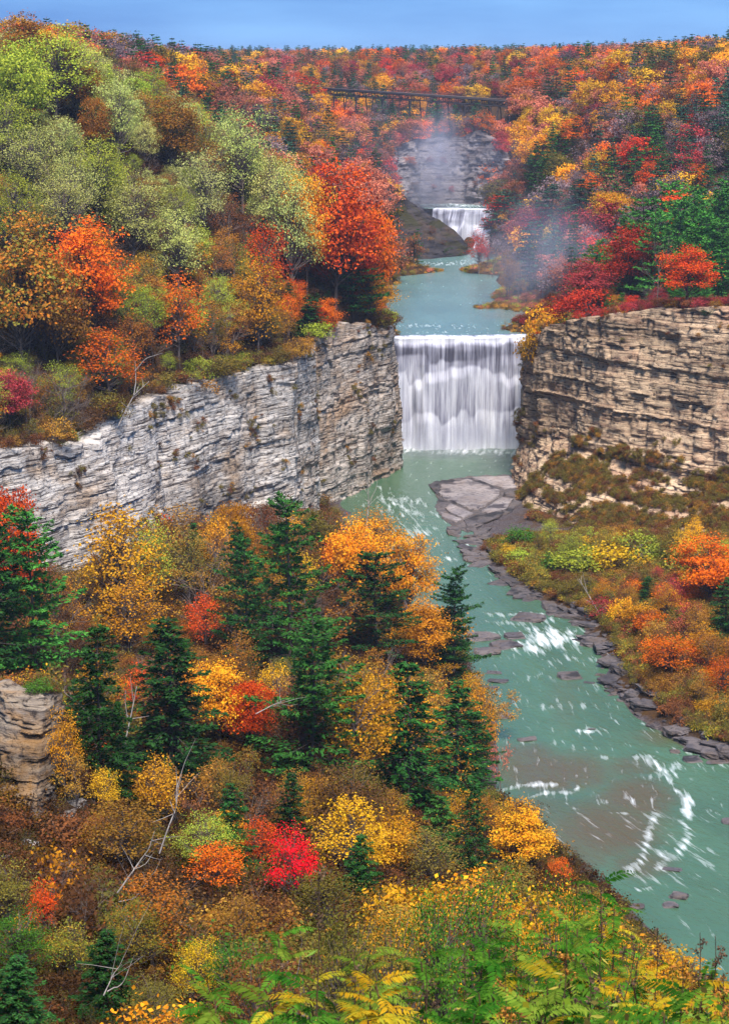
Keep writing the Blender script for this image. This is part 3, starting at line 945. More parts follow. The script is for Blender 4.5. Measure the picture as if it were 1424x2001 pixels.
def broadleaf(seed, H=18.0, rx=5.2, clumps=90, per=95, leaf=.42, low=.24, sig=1.0, dense=1.0, stems=1, limb_r=.1, shape=1.0):
    rng = np.random.default_rng(seed)
    tr, cr = MB(), MB()
    rz = H * (1 - low) / 2
    cz = H * low + rz
    lean = rng.normal(size=2) * .35
    bases = [np.zeros(2)] if stems == 1 else [rng.normal(size=2) * .35 for _ in range(stems)]
    axes = []
    for b in bases:
        tip = b * (1 if stems == 1 else rx * .9) + lean
        zs = np.linspace(-.6, H * .86, 7)
        k = np.clip(zs / H, 0, 1)[:, None]
        pts = np.concatenate([b + (tip - b) * k ** 1.3 + np.cumsum(rng.normal(size=(7, 2)) * .12, 0) * k, zs[:, None]], 1)
        tr.tube(pts, np.linspace(H * .017, H * .003, 7) / (1 if stems == 1 else 2.0), 6)
        axes.append(pts)
    d = rdir(rng, clumps * 3)
    d = d[d[:, 2] > -.62][:clumps]
    n = len(d)
    f = .35 + .65 * rng.random(n) ** .55
    lob = .72 + .56 * vn(d[:, 0] * 1.9 + 7, d[:, 1] * 1.9, d[:, 2] * 1.9, seed=seed)
    w = np.where(d[:, 2] > 0, 1, shape)
    C = np.stack([d[:, 0] * rx * f * lob * w, d[:, 1] * rx * f * lob * w, cz + d[:, 2] * rz * f * lob], 1)
    C[:, :2] += lean * .7
    for c in C[:: 1]:
        ax = axes[rng.integers(len(axes))]
        z0 = np.clip(c[2] * rng.uniform(.45, .8), H * .12, H * .8)
        p0 = np.array([np.interp(z0, ax[:, 2], ax[:, 0]), np.interp(z0, ax[:, 2], ax[:, 1]), z0])
        mid = (p0 + c) / 2 + rng.normal(size=3) * .35 + [0, 0, -.25]
        tr.tube([p0, mid, c], [limb_r * 1.1, limb_r * .6, limb_r * .25], 3)
    out = C - [0, 0, cz]
    out /= np.linalg.norm(out, axis=1)[:, None] + 1e-6
    for c, o in zip(C, out):
        m = int(per * rng.uniform(.5, 1.35) * dense)
        s = sig * rng.uniform(.7, 1.35)
        q = rng.normal(size=(m, 3)) * [s, s, s * .52]
        N = rng.normal(size=(m, 3)) * .75 + o * .55 + [0, 0, .75]
        sz = leaf * rng.uniform(.6, 1.3, m)
        cr.leaves(c + q, N, sz, sz * .72, rng)
    return tr, cr


def bare(seed, H=14.0, spread=.55, levels=4, kids=(6, 4, 4, 3), r0=.16, leaves=0, leaf=.4):
    rng = np.random.default_rng(seed)
    tr, cr = MB(), MB()
    tips = []

    def grow(p, d, L, r, lev):
        m = 4 if lev < 2 else 3
        pts = [p]
        q = p.copy()
        dd = d.copy()
        for i in range(m - 1):
            dd = dd + rng.normal(size=3) * .13 + [0, 0, .05]
            dd /= np.linalg.norm(dd)
            q = q + dd * L / (m - 1)
            pts.append(q.copy())
        tr.tube(pts, np.linspace(r, r * .45, m), 5 if lev == 0 else 3)
        if lev >= levels:
            tips.append(q)
            return
        for _ in range(kids[min(lev, len(kids) - 1)]):
            t = rng.uniform(.3, 1) if lev else rng.uniform(.28, 1)
            k = t * (m - 1)
            i = min(int(k), m - 2)
            b = pts[i] + (pts[i + 1] - pts[i]) * (k - i)
            nd = dd + rng.normal(size=3) * spread
            nd[2] = abs(nd[2]) * .8 + .12
            nd /= np.linalg.norm(nd)
            grow(b, nd, L * rng.uniform(.42, .66), r * .45, lev + 1)
    grow(np.array([0, 0, -.5]), np.array([0, 0, 1.0]), H * .62, r0, 0)
    if leaves:
        T = np.array(tips)
        T = T[rng.integers(len(T), size=leaves)] + rng.normal(size=(leaves, 3)) * .3
        cr.leaves(T, rng.normal(size=(leaves, 3)) + [0, 0, .8], leaf * rng.uniform(.6, 1.3, leaves), leaf * .7, rng)
    return tr, cr


def conifer(seed, H=20.0, rb=3.6, whorls=24, nb=5, droop=.12, low=.12, plume=1.0, per=46, nl=.62, taper=.85, rough=.25):
    rng = np.random.default_rng(seed)
    tr, cr = MB(), MB()
    zs = np.linspace(-.6, H, 8)
    bend = np.cumsum(rng.normal(size=(8, 2)) * .09, 0)
    ax = np.concatenate([bend, zs[:, None]], 1)
    tr.tube(ax, np.linspace(H * .0135, .02, 8), 6)
    for k in range(whorls):
        t = (k + rng.uniform(-.3, .3)) / whorls
        z = H * (low + (1 - low) * np.clip(t, 0, .985))
        R0 = rb * (1 - t) ** taper * (.55 + .45 * min(1, t * 5)) + .25
        a0 = rng.uniform(0, 6.28)
        for j in range(nb):
            if rng.random() < .1:
                continue
            a = a0 + j * 6.283 / nb + rng.normal() * .28
            Lb = R0 * rng.uniform(1 - rough * 1.6, 1 + rough)
            dirn = np.array([math.cos(a), math.sin(a), 0])
            c0 = np.array([np.interp(z, zs, ax[:, 0]), np.interp(z, zs, ax[:, 1]), z])
            up_ = .30 * (t - .25)
            s = np.linspace(0, 1, 4)
            pts = c0 + dirn * (s * Lb)[:, None] + np.array([0, 0, 1]) * ((up_ * s - droop * s ** 2 + .10 * s ** 4) * Lb)[:, None]
            tr.tube(pts, np.linspace(.055, .012, 4), 3)
            m = max(6, int(per * (Lb / rb) ** .9 * rng.uniform(.7, 1.2)))
            u = .18 + .86 * rng.random(m) ** .75
            P = np.stack([np.interp(u, s, pts[:, i]) for i in range(3)], 1)
            side = np.array([-dirn[1], dirn[0], 0])
            lat = rng.uniform(-1, 1, m) * .36 * Lb * (1.08 - u) * plume + rng.normal(size=m) * .12
            P = P + side * lat[:, None] + np.array([0, 0, 1]) * (rng.normal(size=m) * .10 - .05 * abs(lat))[:, None]
            D_ = dirn * .8 + side * np.sign(lat)[:, None] * .7 + rng.normal(size=(m, 3)) * .28 + [0, 0, .12]
            N = rng.normal(size=(m, 3)) * .45 + [0, 0, 1.0]
            ln = nl * rng.uniform(.6, 1.3, m)
            cr.leaves(P, N, ln, ln * .4, rng, D_)
    return tr, cr


TPL = {}


def reg(kind, H, pairs, leafmat, barkmat):
    out = []
    for i, (tr, cr) in enumerate(pairs):
        tm = tr.mesh(kind + '_wood', barkmat, True) if tr.n else None
        cm = cr.mesh(kind + '_crown', leafmat) if cr.n else None
        allv = np.concatenate((cr.V if cr.n else []) + tr.V)
        out.append(dict(t=tm, c=cm, H=float(np.percentile(allv[:, 2], 99.7)), W=float(np.percentile(np.abs(allv[:, :2]), 97)), raw=(tr, cr)))
    TPL[kind] = out


reg('maple', 18, [broadleaf(100 + i, 18, 5.4, 95, 92, .40, .2, .95) for i in range(6)], M_LEAF, M_BARK)
reg('airy', 15, [broadleaf(120 + i, 15, 4.2, 80, 46, .34, .16, .9, limb_r=.085) for i in range(5)], M_LEAF, M_TWIG)
reg('feather', 17, [broadleaf(140 + i, 17, 5.4, 105, 62, .27, .18, .85, shape=.9, limb_r=.12) for i in range(4)], M_LEAF, M_TWIG)
reg('bare', 14, [bare(160 + i, 14) for i in range(4)], M_LEAF, M_TWIG)
reg('twiggy', 12, [bare(170 + i, 12, .6, leaves=900, leaf=.36) for i in range(4)], M_LEAF, M_TWIG)
reg('pine', 20, [conifer(180 + i, 20, 5.0, 20, 6, .02, .10, 1.3, 130, .56, .45, .55) for i in range(4)], M_NEEDLE, M_BARK)
reg('hemlock', 18, [conifer(190 + i, 18, 4.2, 28, 6, .24, .03, 1.2, 90, .5, .62, .34) for i in range(3)], M_NEEDLE, M_BARK)
reg('shrub', 4, [broadleaf(200 + i, 4, 2.3, 42, 46, .26, .02, .5, stems=4, limb_r=.035) for i in range(5)], M_LEAF, M_TWIG)
reg('thin_shrub', 4, [bare(210 + i, 4.4, .75, 3, (6, 5, 4), .05, leaves=320, leaf=.22) for i in range(3)], M_LEAF, M_TWIG)
reg('far_tree', 16, [broadleaf(220 + i, 15, 6.4, 60, 40, .66, .1, 1.0, limb_r=.12) for i in range(6)], M_LEAF, M_BARK)
reg('far_airy', 15, [broadleaf(230 + i, 15, 4.6, 50, 20, .6, .1, .85, limb_r=.15) for i in range(3)], M_LEAF, M_TWIG)
reg('far_pine', 20, [conifer(240 + i, 20, 4.6, 15, 5, .1, .08, 1.1, 20, 1.15, .75, .3) for i in range(4)], M_NEEDLE, M_BARK)
reg('tuft', 1, [broadleaf(250 + i, 1.5, 1.0, 16, 26, .2, .02, .28, stems=3, limb_r=.015) for i in range(4)], M_LEAF, M_TWIG)

reg('leafmat', 1, [broadleaf(260 + i, .8, .5, 22, 30, .05, .02, .13, stems=4, limb_r=.005) for i in range(4)], M_LEAF, M_TWIG)

PAL = {
    'orange': ((.78, .19, .010), (.60, .10, .010)), 'golden': ((.68, .32, .016), (.44, .17, .014)), 'yellow': ((.84, .50, .02), (.66, .34, .018)),
    'lime green': ((.44, .46, .05), (.29, .37, .04)), 'pale green': ((.52, .52, .16), (.38, .41, .10)), 'olive': ((.13, .115, .025), (.21, .15, .026)),
    'rust brown': ((.24, .085, .028), (.14, .055, .022)), 'red': ((.64, .06, .018), (.44, .035, .016)), 'scarlet': ((.9, .012, .018), (.7, .01, .028)),
    'crimson': ((.47, .06, .055), (.30, .04, .045)), 'salmon': ((.56, .19, .10), (.42, .12, .08)), 'red orange': ((.76, .125, .012), (.56, .055, .014)),
    'green': ((.10, .24, .025), (.06, .16, .02)), 'dark green': ((.017, .068, .017), (.032, .105, .02)), 'rich green': ((.032, .125, .022), (.06, .185, .026)),
    'fresh green': ((.05, .19, .03), (.08, .25, .035)), 'blue green': ((.03, .095, .06), (.045, .125, .068)), 'orange gold': ((.78, .26, .012), (.72, .40, .02)), 'ochre': ((.42, .22, .03), (.30, .13, .025)),
    'mauve grey': ((.23, .15, .15), (.17, .12, .13)), 'orange green': ((.60, .19, .02), (.20, .20, .03)), 'brown orange': ((.42, .14, .02), (.28, .13, .02)), 'green gold': ((.16, .2, .03), (.42, .26, .03)),
}
PAL['dark brown'] = ((.085, .04, .018), (.13, .06, .02))
AUTO = []
rngP = random.Random(5)
SHAPE_NAME = {'maple': 'broadleaf_tree', 'airy': 'sparse_tree', 'feather': 'feathery_tree', 'bare': 'bare_tree', 'twiggy': 'thin_tree', 'pine': 'pine_tree', 'hemlock': 'hemlock_tree', 'shrub': 'shrub', 'thin_shrub': 'twiggy_shrub',
              'far_tree': 'hillside_tree', 'far_airy': 'hillside_sparse_tree', 'far_pine': 'hillside_conifer'}
SHAPE_CAT = {'maple': 'tree', 'airy': 'sparse tree', 'feather': 'feathery tree', 'bare': 'bare tree', 'twiggy': 'thin tree', 'pine': 'pine tree', 'hemlock': 'hemlock', 'shrub': 'shrub', 'thin_shrub': 'twiggy shrub',
             'far_tree': 'hillside tree', 'far_airy': 'hillside sapling', 'far_pine': 'conifer'}
SHAPE_WORD = {'maple': 'full crowned tree', 'airy': 'thin crowned tree', 'feather': 'feathery tree', 'bare': 'leafless tree', 'twiggy': 'nearly bare tree', 'pine': 'pine', 'hemlock': 'drooping conifer', 'shrub': 'leafy shrub', 'thin_shrub': 'twiggy shrub',
              'far_tree': 'tree', 'far_airy': 'half bare tree', 'far_pine': 'conifer'}


def plant(kind, x, y, h, col, wf=1.0, z=None, region='', label=None, group=None, var=None, rot=None, parts=True):
    T = TPL[kind]
    T = T[rngP.randrange(len(T)) if var is None else var % len(T)]
    z = gz(x, y) if z is None else z
    s = h / T['H']
    name = SHAPE_NAME[kind]
    tint, tintb = PAL[col] if isinstance(col, str) else col
    rot = rngP.uniform(0, 6.283) if rot is None else rot
    root = bpy.data.objects.new(name, None)
    COL.objects.link(root)
    root.empty_display_size = .1
    root.location = (x, y, z)
    root.rotation_euler = (0, 0, rot)
    root.scale = (s * wf, s * wf, s)
    shrub = 'shrub' in kind
    if T['t'] is not None:
        obj('stems' if shrub else 'trunk', T['t'], root)
    if T['c'] is not None:
        c = obj('leaves' if shrub else 'crown', T['c'], root)
        j = rngP.uniform(.7, 1.2)
        k = [rngP.uniform(.93, 1.07) for _ in range(3)]
        c['tint'] = [float(v * j * q) for v, q in zip(tint, k)]
        c['tintb'] = [float(v * j * q) for v, q in zip(tintb, k)]
    root['category'] = SHAPE_CAT[kind]
    top = proj((x, y, z + h * .6))[0]
    if label:
        root['label'] = label
        if group:
            root['group'] = group
    else:
        AUTO.append(dict(o=root, kind=kind, col=col, region=region, px=top[0], py=top[1], size=h * F / y, D=y))
    return root


def single_mesh(kind):                    # trunk and crown in one mesh for trees too far off to show their parts
    out = []
    for T in TPL[kind]:
        tr, cr = T['raw']
        V = np.concatenate(tr.V + cr.V)
        q1 = np.concatenate(tr.Q)
        q2 = np.concatenate(cr.Q) + tr.n
        me = mk_mesh(kind, V, np.concatenate([q1, q2]), None, (tr_mat(kind), cr_mat(kind)), False, np.concatenate([np.zeros(len(q1)), np.ones(len(q2))]))
        out.append((me, T['H']))
    return out


def tr_mat(k):
    return M_TWIG if k in ('far_airy', 'shrub', 'tuft', 'thin_shrub', 'leafmat') else M_BARK


def cr_mat(k):
    return M_NEEDLE if 'pine' in k else M_LEAF


def scatter(name, P, idx, scl, tint, tintb, meshes, label, tilt=0.0):
    """one object: points that carry copies of the given meshes (uncountable growth)"""
    c = bpy.data.collections.new(name + '_shapes')
    for i, m in enumerate(meshes):
        o = bpy.data.objects.new('%s_%02d' % (name, i), m)
        c.objects.link(o)
    n = len(P)
    rng = np.random.default_rng(n)
    me = mk_mesh(name, P)
    fattr(me, 'scl', scl)
    fattr(me, 'rot', np.stack([rng.normal(size=n) * tilt, rng.normal(size=n) * tilt, rng.uniform(0, 6.283, n)], 1), 'FLOAT_VECTOR')
    a = me.attributes.new('idx', 'INT', 'POINT')
    a.data.foreach_set('value', np.asarray(idx, np.int32))
    for nm, arr in (('tint', tint), ('tintb', tintb)):
        a = me.attributes.new(nm, 'FLOAT_COLOR', 'POINT')
        a.data.foreach_set('color', np.concatenate([np.asarray(arr, np.float32), np.ones((n, 1), np.float32)], 1).ravel())
    o = obj(name, me)
    g = bpy.data.node_groups.new(name, 'GeometryNodeTree')
    g.interface.new_socket('Geometry', in_out='INPUT', socket_type='NodeSocketGeometry')
    g.interface.new_socket('Geometry', in_out='OUTPUT', socket_type='NodeSocketGeometry')
    N = g.nodes
    gi, go = N.new('NodeGroupInput'), N.new('NodeGroupOutput')
    ip = N.new('GeometryNodeInstanceOnPoints')
    ci = N.new('GeometryNodeCollectionInfo')
    ci.inputs['Collection'].default_value = c
    ci.inputs['Separate Children'].default_value = True
    ci.inputs['Reset Children'].default_value = True
    ip.inputs['Pick Instance'].default_value = True

    def na(nm, t):
        q = N.new('GeometryNodeInputNamedAttribute')
        q.data_type = t
        q.inputs['Name'].default_value = nm
        return q.outputs['Attribute']
    g.links.new(gi.outputs[0], ip.inputs['Points'])
    g.links.new(ci.outputs[0], ip.inputs['Instance'])
    g.links.new(na('idx', 'INT'), ip.inputs['Instance Index'])
    g.links.new(na('rot', 'FLOAT_VECTOR'), ip.inputs['Rotation'])
    g.links.new(na('scl', 'FLOAT'), ip.inputs['Scale'])
    g.links.new(ip.outputs[0], go.inputs[0])
    md = o.modifiers.new('scatter', 'NODES')
    md.node_group = g
    tag(o, label, None, None, 'stuff')
    return o
# ------------------------------------------------------------------ planting
DS = np.concatenate([np.linspace(30, 800, 700), np.linspace(802, 2200, 500)])


def hit(px, py, dmin=0):
    """where the sight line through a pixel meets the ground"""
    d = ray(px, py)
    P = CAM[None] + d[None] * (DS / d[1])[:, None]
    g = ground(P[:, 0], P[:, 1])
    ok = (P[:, 2] <= g) & (DS >= dmin)
    i = int(np.argmax(ok)) if ok.any() else len(DS) - 1
    return P[i]


HERO = []


def hero(kind, px, ytop, ybase, wpx, col, label, dmin=0, D=None, cat_group=None, hang=False):
    p = hit(px, ybase, dmin) if D is None else at(px, ybase, D)
    x, y = p[0], p[1]
    z = p[2] if hang else gz(x, y)
    h = at(px, ytop, y)[2] - z
    if h < 1:
        print('HERO low', label, h)
        h = 3
    T = TPL[kind][len(HERO) % len(TPL[kind])]
    wf = (wpx / F * y) / (2 * T['W'] * h / T['H'])
    if kind in ('pine', 'hemlock'):
        wf *= 1.04
        h *= 1.04
    wf = max(.45, min(2.4, wf))
    o = plant(kind, x, y, h, col, wf, z, label=label, var=len(HERO), group=cat_group)
    HERO.append((px, (ytop + ybase) / 2, wpx / 2, (ybase - ytop) / 2, y))
    return o


# lower left slope
hero('pine', 480, 1060, 1330, 110, 'dark green', 'dark slim pine left of the tall green pine below the cliff')
hero('pine', 930, 1400, 1560, 80, 'dark green', 'dark pine at the water edge of the river bend')
hero('pine', 565, 985, 1330, 170, 'rich green', 'tall green pine rising against the foot of the grey cliff')
hero('pine', 612, 1225, 1560, 200, 'rich green', 'broad green pine in the middle of the lower left slope')
hero('hemlock', 340, 1225, 1545, 180, 'dark green', 'dark drooping conifer left of the orange gold tree on the lower slope')
hero('hemlock', 195, 1240, 1560, 130, 'dark green', 'very dark conifer right of the ochre rock outcrop')
hero('pine', 70, 1010, 1372, 190, 'rich green', 'large pine standing on top of the ochre rock outcrop')
hero('pine', 0, 1030, 1372, 150, 'dark green', 'dark pine at the left edge on top of the ochre outcrop')
hero('maple', 20, 960, 1250, 120, 'red orange', 'red orange tree behind the pines of the ochre outcrop')
hero('pine', 735, 1085, 1300, 130, 'dark green', 'dark pine beside the yellow trees near the river')
hero('pine', 888, 1115, 1345, 105, 'dark green', 'dark pine leaning out over the river bank by the rapids')
hero('hemlock', 800, 1310, 1600, 150, 'dark green', 'dark conifer in the clump above the river bend, the taller one')
hero('hemlock', 885, 1345, 1590, 130, 'dark green', 'dark conifer in the clump above the river bend, nearest the water')
hero('hemlock', 572, 1520, 1680, 80, 'dark green', 'small dark conifer above the scarlet tree')
hero('hemlock', 705, 1640, 1780, 80, 'dark green', 'small dark conifer beside the yellow bush on the lower slope')
hero('hemlock', 860, 1560, 1700, 90, 'rich green', 'small conifer low on the slope behind the green foreground bush')
hero('airy', 245, 985, 1250, 165, 'golden', 'tall golden thin crowned tree against the left part of the grey cliff')
hero('airy', 300, 1010, 1200, 80, 'lime green', 'lime green sapling right of the tall golden tree by the cliff')
hero('airy', 255, 1130, 1300, 150, 'golden', 'lower golden tree in front of the tall golden one')
hero('maple', 690, 1015, 1215, 120, 'orange gold', 'bright yellow orange tree beside the river below the cliff')
hero('airy', 662, 1040, 1170, 75, 'red', 'red sapling in front of the bright yellow orange tree')
hero('maple', 800, 1040, 1230, 110, 'orange gold', 'orange gold tree at the water edge beside the dark leaning pine')
hero('airy', 740, 990, 1120, 110, 'golden', 'golden tree at the foot of the cliff beside the rapids')
hero('maple', 830, 1170, 1330, 110, 'golden', 'golden tree between the two dark riverside pines')
hero('airy', 402, 1160, 1280, 75, 'red orange', 'small red orange tree in the middle of the bare brown trees')
hero('maple', 430, 1290, 1480, 120, 'orange gold', 'orange gold tree between two dark conifers on the lower slope')
hero('maple', 490, 1330, 1490, 100, 'red orange', 'red orange tree touching the orange gold one on the lower slope')
hero('airy', 578, 1608, 1790, 100, 'scarlet', 'vivid scarlet tree low on the slope')
hero('airy', 512, 1600, 1720, 95, 'red orange', 'copper orange tree left of the scarlet tree')
hero('airy', 425, 1645, 1770, 115, 'orange', 'bright orange tree low on the slope left of the copper one')
hero('feather', 400, 1590, 1730, 120, 'lime green', 'rounded lime green tree behind the bright orange tree')
hero('airy', 690, 1560, 1740, 160, 'yellow', 'yellow tree to the right of the scarlet tree')
hero('maple', 745, 1610, 1740, 120, 'golden', 'golden tree right of the yellow one near the river')
hero('airy', 935, 1335, 1530, 80, 'golden', 'golden tree hanging over the river bend')
hero('maple', 1015, 1580, 1720, 120, 'orange gold', 'orange gold bush tree on the bank above the shallows')
hero('airy', 1090, 1675, 1740, 50, 'orange', 'little orange tree at the end of the bank above the shallows')
hero('twiggy', 980, 1430, 1560, 60, 'salmon', 'pinkish half bare tree overhanging the shallow water')
hero('airy', 300, 1480, 1640, 110, 'golden', 'golden tree below the dark drooping conifer')
hero('airy', 300, 1545, 1600, 60, 'red orange', 'small red orange bush below the golden tree under the dark conifer')
hero('airy', 240, 1560, 1720, 150, 'ochre', 'ochre tree right of the pale rock chute')
hero('airy', 90, 1720, 1850, 70, 'red orange', 'red orange small tree at the lower left below the outcrop')
hero('feather', 40, 1780, 1930, 150, 'green', 'green leafy tree in the lower left corner')
hero('feather', 260, 1760, 1920, 130, 'green gold', 'green and gold tree at the bottom left beside the pale branches')
hero('hemlock', 215, 1830, 2010, 120, 'dark green', 'dark conifer at the bottom left edge of the picture')
hero('feather', 390, 1830, 1990, 100, 'yellow', 'yellow tree at the bottom between the green ferns and dark conifer')
hero('airy', 140, 1800, 1930, 100, 'green gold', 'greenish yellow thin tree below the red orange one in the corner')
hero('hemlock', 40, 1880, 2040, 130, 'dark green', 'dark conifer in the bottom left corner')
hero('airy', 460, 1230, 1380, 90, 'brown orange', 'brown orange thin tree left of the broad pine')
hero('airy', 840, 1620, 1760, 130, 'olive', 'olive thin tree behind the green foreground bush')
hero('airy', 640, 1700, 1850, 150, 'olive', 'olive brown tree right of and below the scarlet tree')
hero('airy', 128, 1385, 1570, 70, 'golden', 'golden sapling against the right side of the ochre outcrop')
hero('twiggy', 150, 1480, 1600, 90, 'ochre', 'nearly bare ochre bush between the outcrop and the very dark conifer')
hero('shrub', 30, 1560, 1650, 110, 'rust brown', 'russet shrub under the ochre outcrop')
# upper left slope
hero('maple', 165, 425, 700, 165, 'orange', 'brilliant orange tree above the left end of the grey cliff')
hero('maple', 45, 415, 760, 200, 'orange green', 'large golden olive tree at the left edge beside the brilliant orange one')
hero('maple', 115, 500, 760, 130, 'ochre', 'ochre tree in front of the brilliant orange tree')
hero('airy', 215, 640, 800, 130, 'orange', 'low orange tree at the cliff top left of the white dead tree')
hero('airy', 350, 530, 720, 110, 'orange', 'orange thin tree among bare trees above the middle of the grey cliff')
hero('airy', 518, 435, 620, 90, 'red orange', 'red orange tree at the right of the bare trees above the cliff')
hero('airy', 505, 500, 720, 105, 'golden', 'golden drooping tree at the cliff top left of the dark shrub')
hero('maple', 655, 315, 640, 170, 'red orange', 'great red orange tree above the cliff corner')
hero('maple', 600, 340, 600, 90, 'orange gold', 'orange gold tree left of the great red orange one')
hero('maple', 724, 405, 650, 100, 'orange', 'orange tree overhanging the cliff beside the upper river')
hero('maple', 680, 400, 600, 110, 'red', 'deep red tree tucked in front of the great red orange one')
hero('pine', 688, 425, 645, 100, 'dark green', 'dark pine growing in front of the red orange trees')
hero('airy', 725, 530, 655, 105, 'golden', 'golden tree at the cliff corner below the orange overhanging tree')
hero('hemlock', 598, 580, 700, 70, 'dark green', 'small dark conifer on the cliff top left of the red orange trees')
hero('maple', 20, 725, 850, 100, 'crimson', 'pink red tree at the left edge on the cliff top')
hero('feather', 570, 330, 600, 110, 'pale green', 'tall pale green feathery tree left of the great red orange tree')
hero('feather', 475, 205, 420, 110, 'pale green', 'pale green feathery tree standing highest above the bare trees')
hero('feather', 545, 290, 520, 110, 'pale green', 'pale green feathery tree between the highest one and the red trees')
hero('maple', 60, 25, 200, 130, 'brown orange', 'brown orange tree on the skyline in the top left corner')
hero('maple', 150, 90, 260, 90, 'brown orange', 'brown orange tree below the skyline near the top left')
hero('maple', 40, 80, 300, 120, 'lime green', 'yellow green tree under the brown orange one in the top left corner')
hero('maple', 190, 190, 330, 60, 'brown orange', 'narrow brown orange tree in the pale green wood')
hero('maple', 335, 185, 360, 110, 'ochre', 'olive ochre tree on the shoulder of the left hill')
hero('feather', 110, 50, 250, 160, 'lime green', 'lime green feathery tree on the left skyline')
for i, (px, yt, w) in enumerate(((60, 235, 120), (190, 265, 130), (120, 340, 130), (260, 340, 120), (30, 330, 110), (400, 290, 100), (230, 150, 90), (20, 170, 110), (350, 400, 110), (150, 290, 100))):
    hero('feather', px, yt, yt + 190, w, ('pale green', 'lime green', 'pale green')[i % 3], None)
# right rim
hero('maple', 1228, 440, 606, 115, 'red', 'red tree standing behind the low wall on the right cliff top')
hero('maple', 1340, 480, 604, 105, 'red orange', 'orange red tree on the right cliff top in front of the pines')
hero('maple', 1150, 505, 612, 90, 'crimson', 'crimson tree at the left end of the right rim')
hero('shrub', 1130, 560, 640, 110, 'red', 'spreading red shrub on the rim below the crimson tree')
hero('bare', 1285, 450, 604, 80, 'mauve grey', 'bare pale trunked tree between the red and the orange red tree')
hero('maple', 1195, 375, 470, 85, 'orange gold', 'orange gold tree behind the red tree on the right', D=840)
for i, (px, yt, w, D) in enumerate(((1250, 395, 80, 720), (1300, 365, 90, 735), (1350, 372, 90, 725), (1400, 378, 90, 700), (1425, 360, 90, 720), (1275, 420, 70, 700), (1375, 420, 80, 690), (1325, 400, 80, 705), (1410, 440, 70, 672), (1225, 430, 60, 740))):
    hero('pine', px, yt, 580, w * 1.25, 'fresh green', None, D=D)
hero('shrub', 1068, 595, 700, 90, 'orange gold', 'orange yellow shrub spilling over the corner of the right cliff', D=640, hang=True)
hero('shrub', 1045, 640, 725, 70, 'golden', 'golden shrub hanging on the corner of the right cliff', D=636, hang=True)
hero('shrub', 1205, 600, 640, 34, 'yellow', 'small bright yellow bush on the right cliff edge', D=606, hang=True)
hero('shrub', 1100, 600, 650, 50, 'green', 'green bush among red shrubs on the right rim', D=640, hang=True)
hero('shrub', 1385, 598, 618, 34, 'dark green', 'low dark green juniper on the right cliff edge', D=577, hang=True)
# right bank
hero('maple', 1385, 1050, 1190, 140, 'orange', 'orange tree at the right edge below the tan cliff')
hero('hemlock', 1418, 1135, 1260, 70, 'dark green', 'dark conifer cut by the right edge of the picture')
hero('maple', 1420, 900, 990, 60, 'golden', 'golden tree under the tan cliff at the right edge')
hero('airy', 1310, 1240, 1330, 110, 'orange', 'orange thin tree on the right bank above the wet ledges')
hero('airy', 1410, 1280, 1370, 80, 'orange', 'orange thin tree at the right edge lower on the bank')
hero('airy', 1390, 1240, 1320, 70, 'brown orange', 'brown orange tree behind the lower orange tree on the right bank')
hero('hemlock', 1262, 1130, 1185, 44, 'dark green', 'small dark conifer on the right bank below the cliff')
hero('shrub', 1180, 1170, 1215, 60, 'crimson', 'dark crimson shrub on the right river bank')
hero('shrub', 1215, 1165, 1220, 60, 'orange gold', 'orange gold shrub next to the dark crimson one on the bank')
hero('shrub', 1235, 1215, 1250, 50, 'crimson', 'lower crimson shrub on the right river bank')
hero('shrub', 1130, 1070, 1130, 110, 'lime green', 'lime green shrub at the foot of the tan cliff')
hero('shrub', 1190, 1060, 1130, 120, 'yellow', 'yellow green shrub right of the lime one under the cliff')
hero('shrub', 1250, 1040, 1110, 100, 'lime green', 'pale lime shrub below the brown ledges of the right cliff')
hero('shrub', 1330, 1060, 1130, 110, 'green gold', 'green gold shrub left of the orange tree at the right edge')
hero('shrub', 1085, 1080, 1120, 70, 'green', 'green shrub where the rock shelf meets the bank')
hero('shrub', 1020, 1030, 1070, 70, 'green', 'low green shrub beside the flat rock shelf')
# island trees in the spray
for i, (k, px, yt, yb, w, c, lab) in enumerate((
        ('hemlock', 1035, 440, 575, 60, 'blue green', 'grey green conifer standing alone in the spray above the large falls'),
        ('hemlock', 1118, 425, 560, 40, 'dark green', 'slim dark conifer in the spray left of the red rim trees'),
        ('twiggy', 990, 470, 585, 70, 'mauve grey', 'mauve bare tree in the spray beside the upper river'),
        ('bare', 960, 440, 560, 70, 'mauve grey', 'bare tree nearest the upper waterfall in the spray'),
        ('bare', 1010, 460, 590, 80, 'mauve grey', 'bare tree just left of the lone grey green conifer'),
        ('bare', 1060, 470, 590, 80, 'mauve grey', 'bare tree just right of the lone grey green conifer'),
        ('airy', 995, 490, 590, 40, 'ochre', 'slim ochre sapling in the spray beside the river'),
        ('airy', 1090, 500, 600, 60, 'salmon', 'pale salmon sapling in the spray near the right rim'),
        ('airy', 935, 445, 540, 40, 'red', 'red sapling in front of the upper waterfall'),
        ('maple', 1040, 405, 500, 100, 'crimson', 'crimson round tree above the spray'),
        ('airy', 1028, 570, 600, 26, 'salmon', 'small salmon bush on the gravel bar'),
        ('hemlock', 985, 375, 470, 80, 'blue green', 'blue green conifer right of the upper waterfall'),
        ('hemlock', 1080, 365, 470, 70, 'blue green', 'blue green conifer group behind the spray, its left tree'),
        ('hemlock', 1130, 355, 460, 70, 'blue green', 'blue green conifer group behind the spray, its right tree'))):
    hero(k, px, yt, yb, w, c, lab, dmin=780)
hero('maple', 715, 310, 480, 115, 'salmon', 'salmon orange tree at the top of the dark bluff', dmin=850)
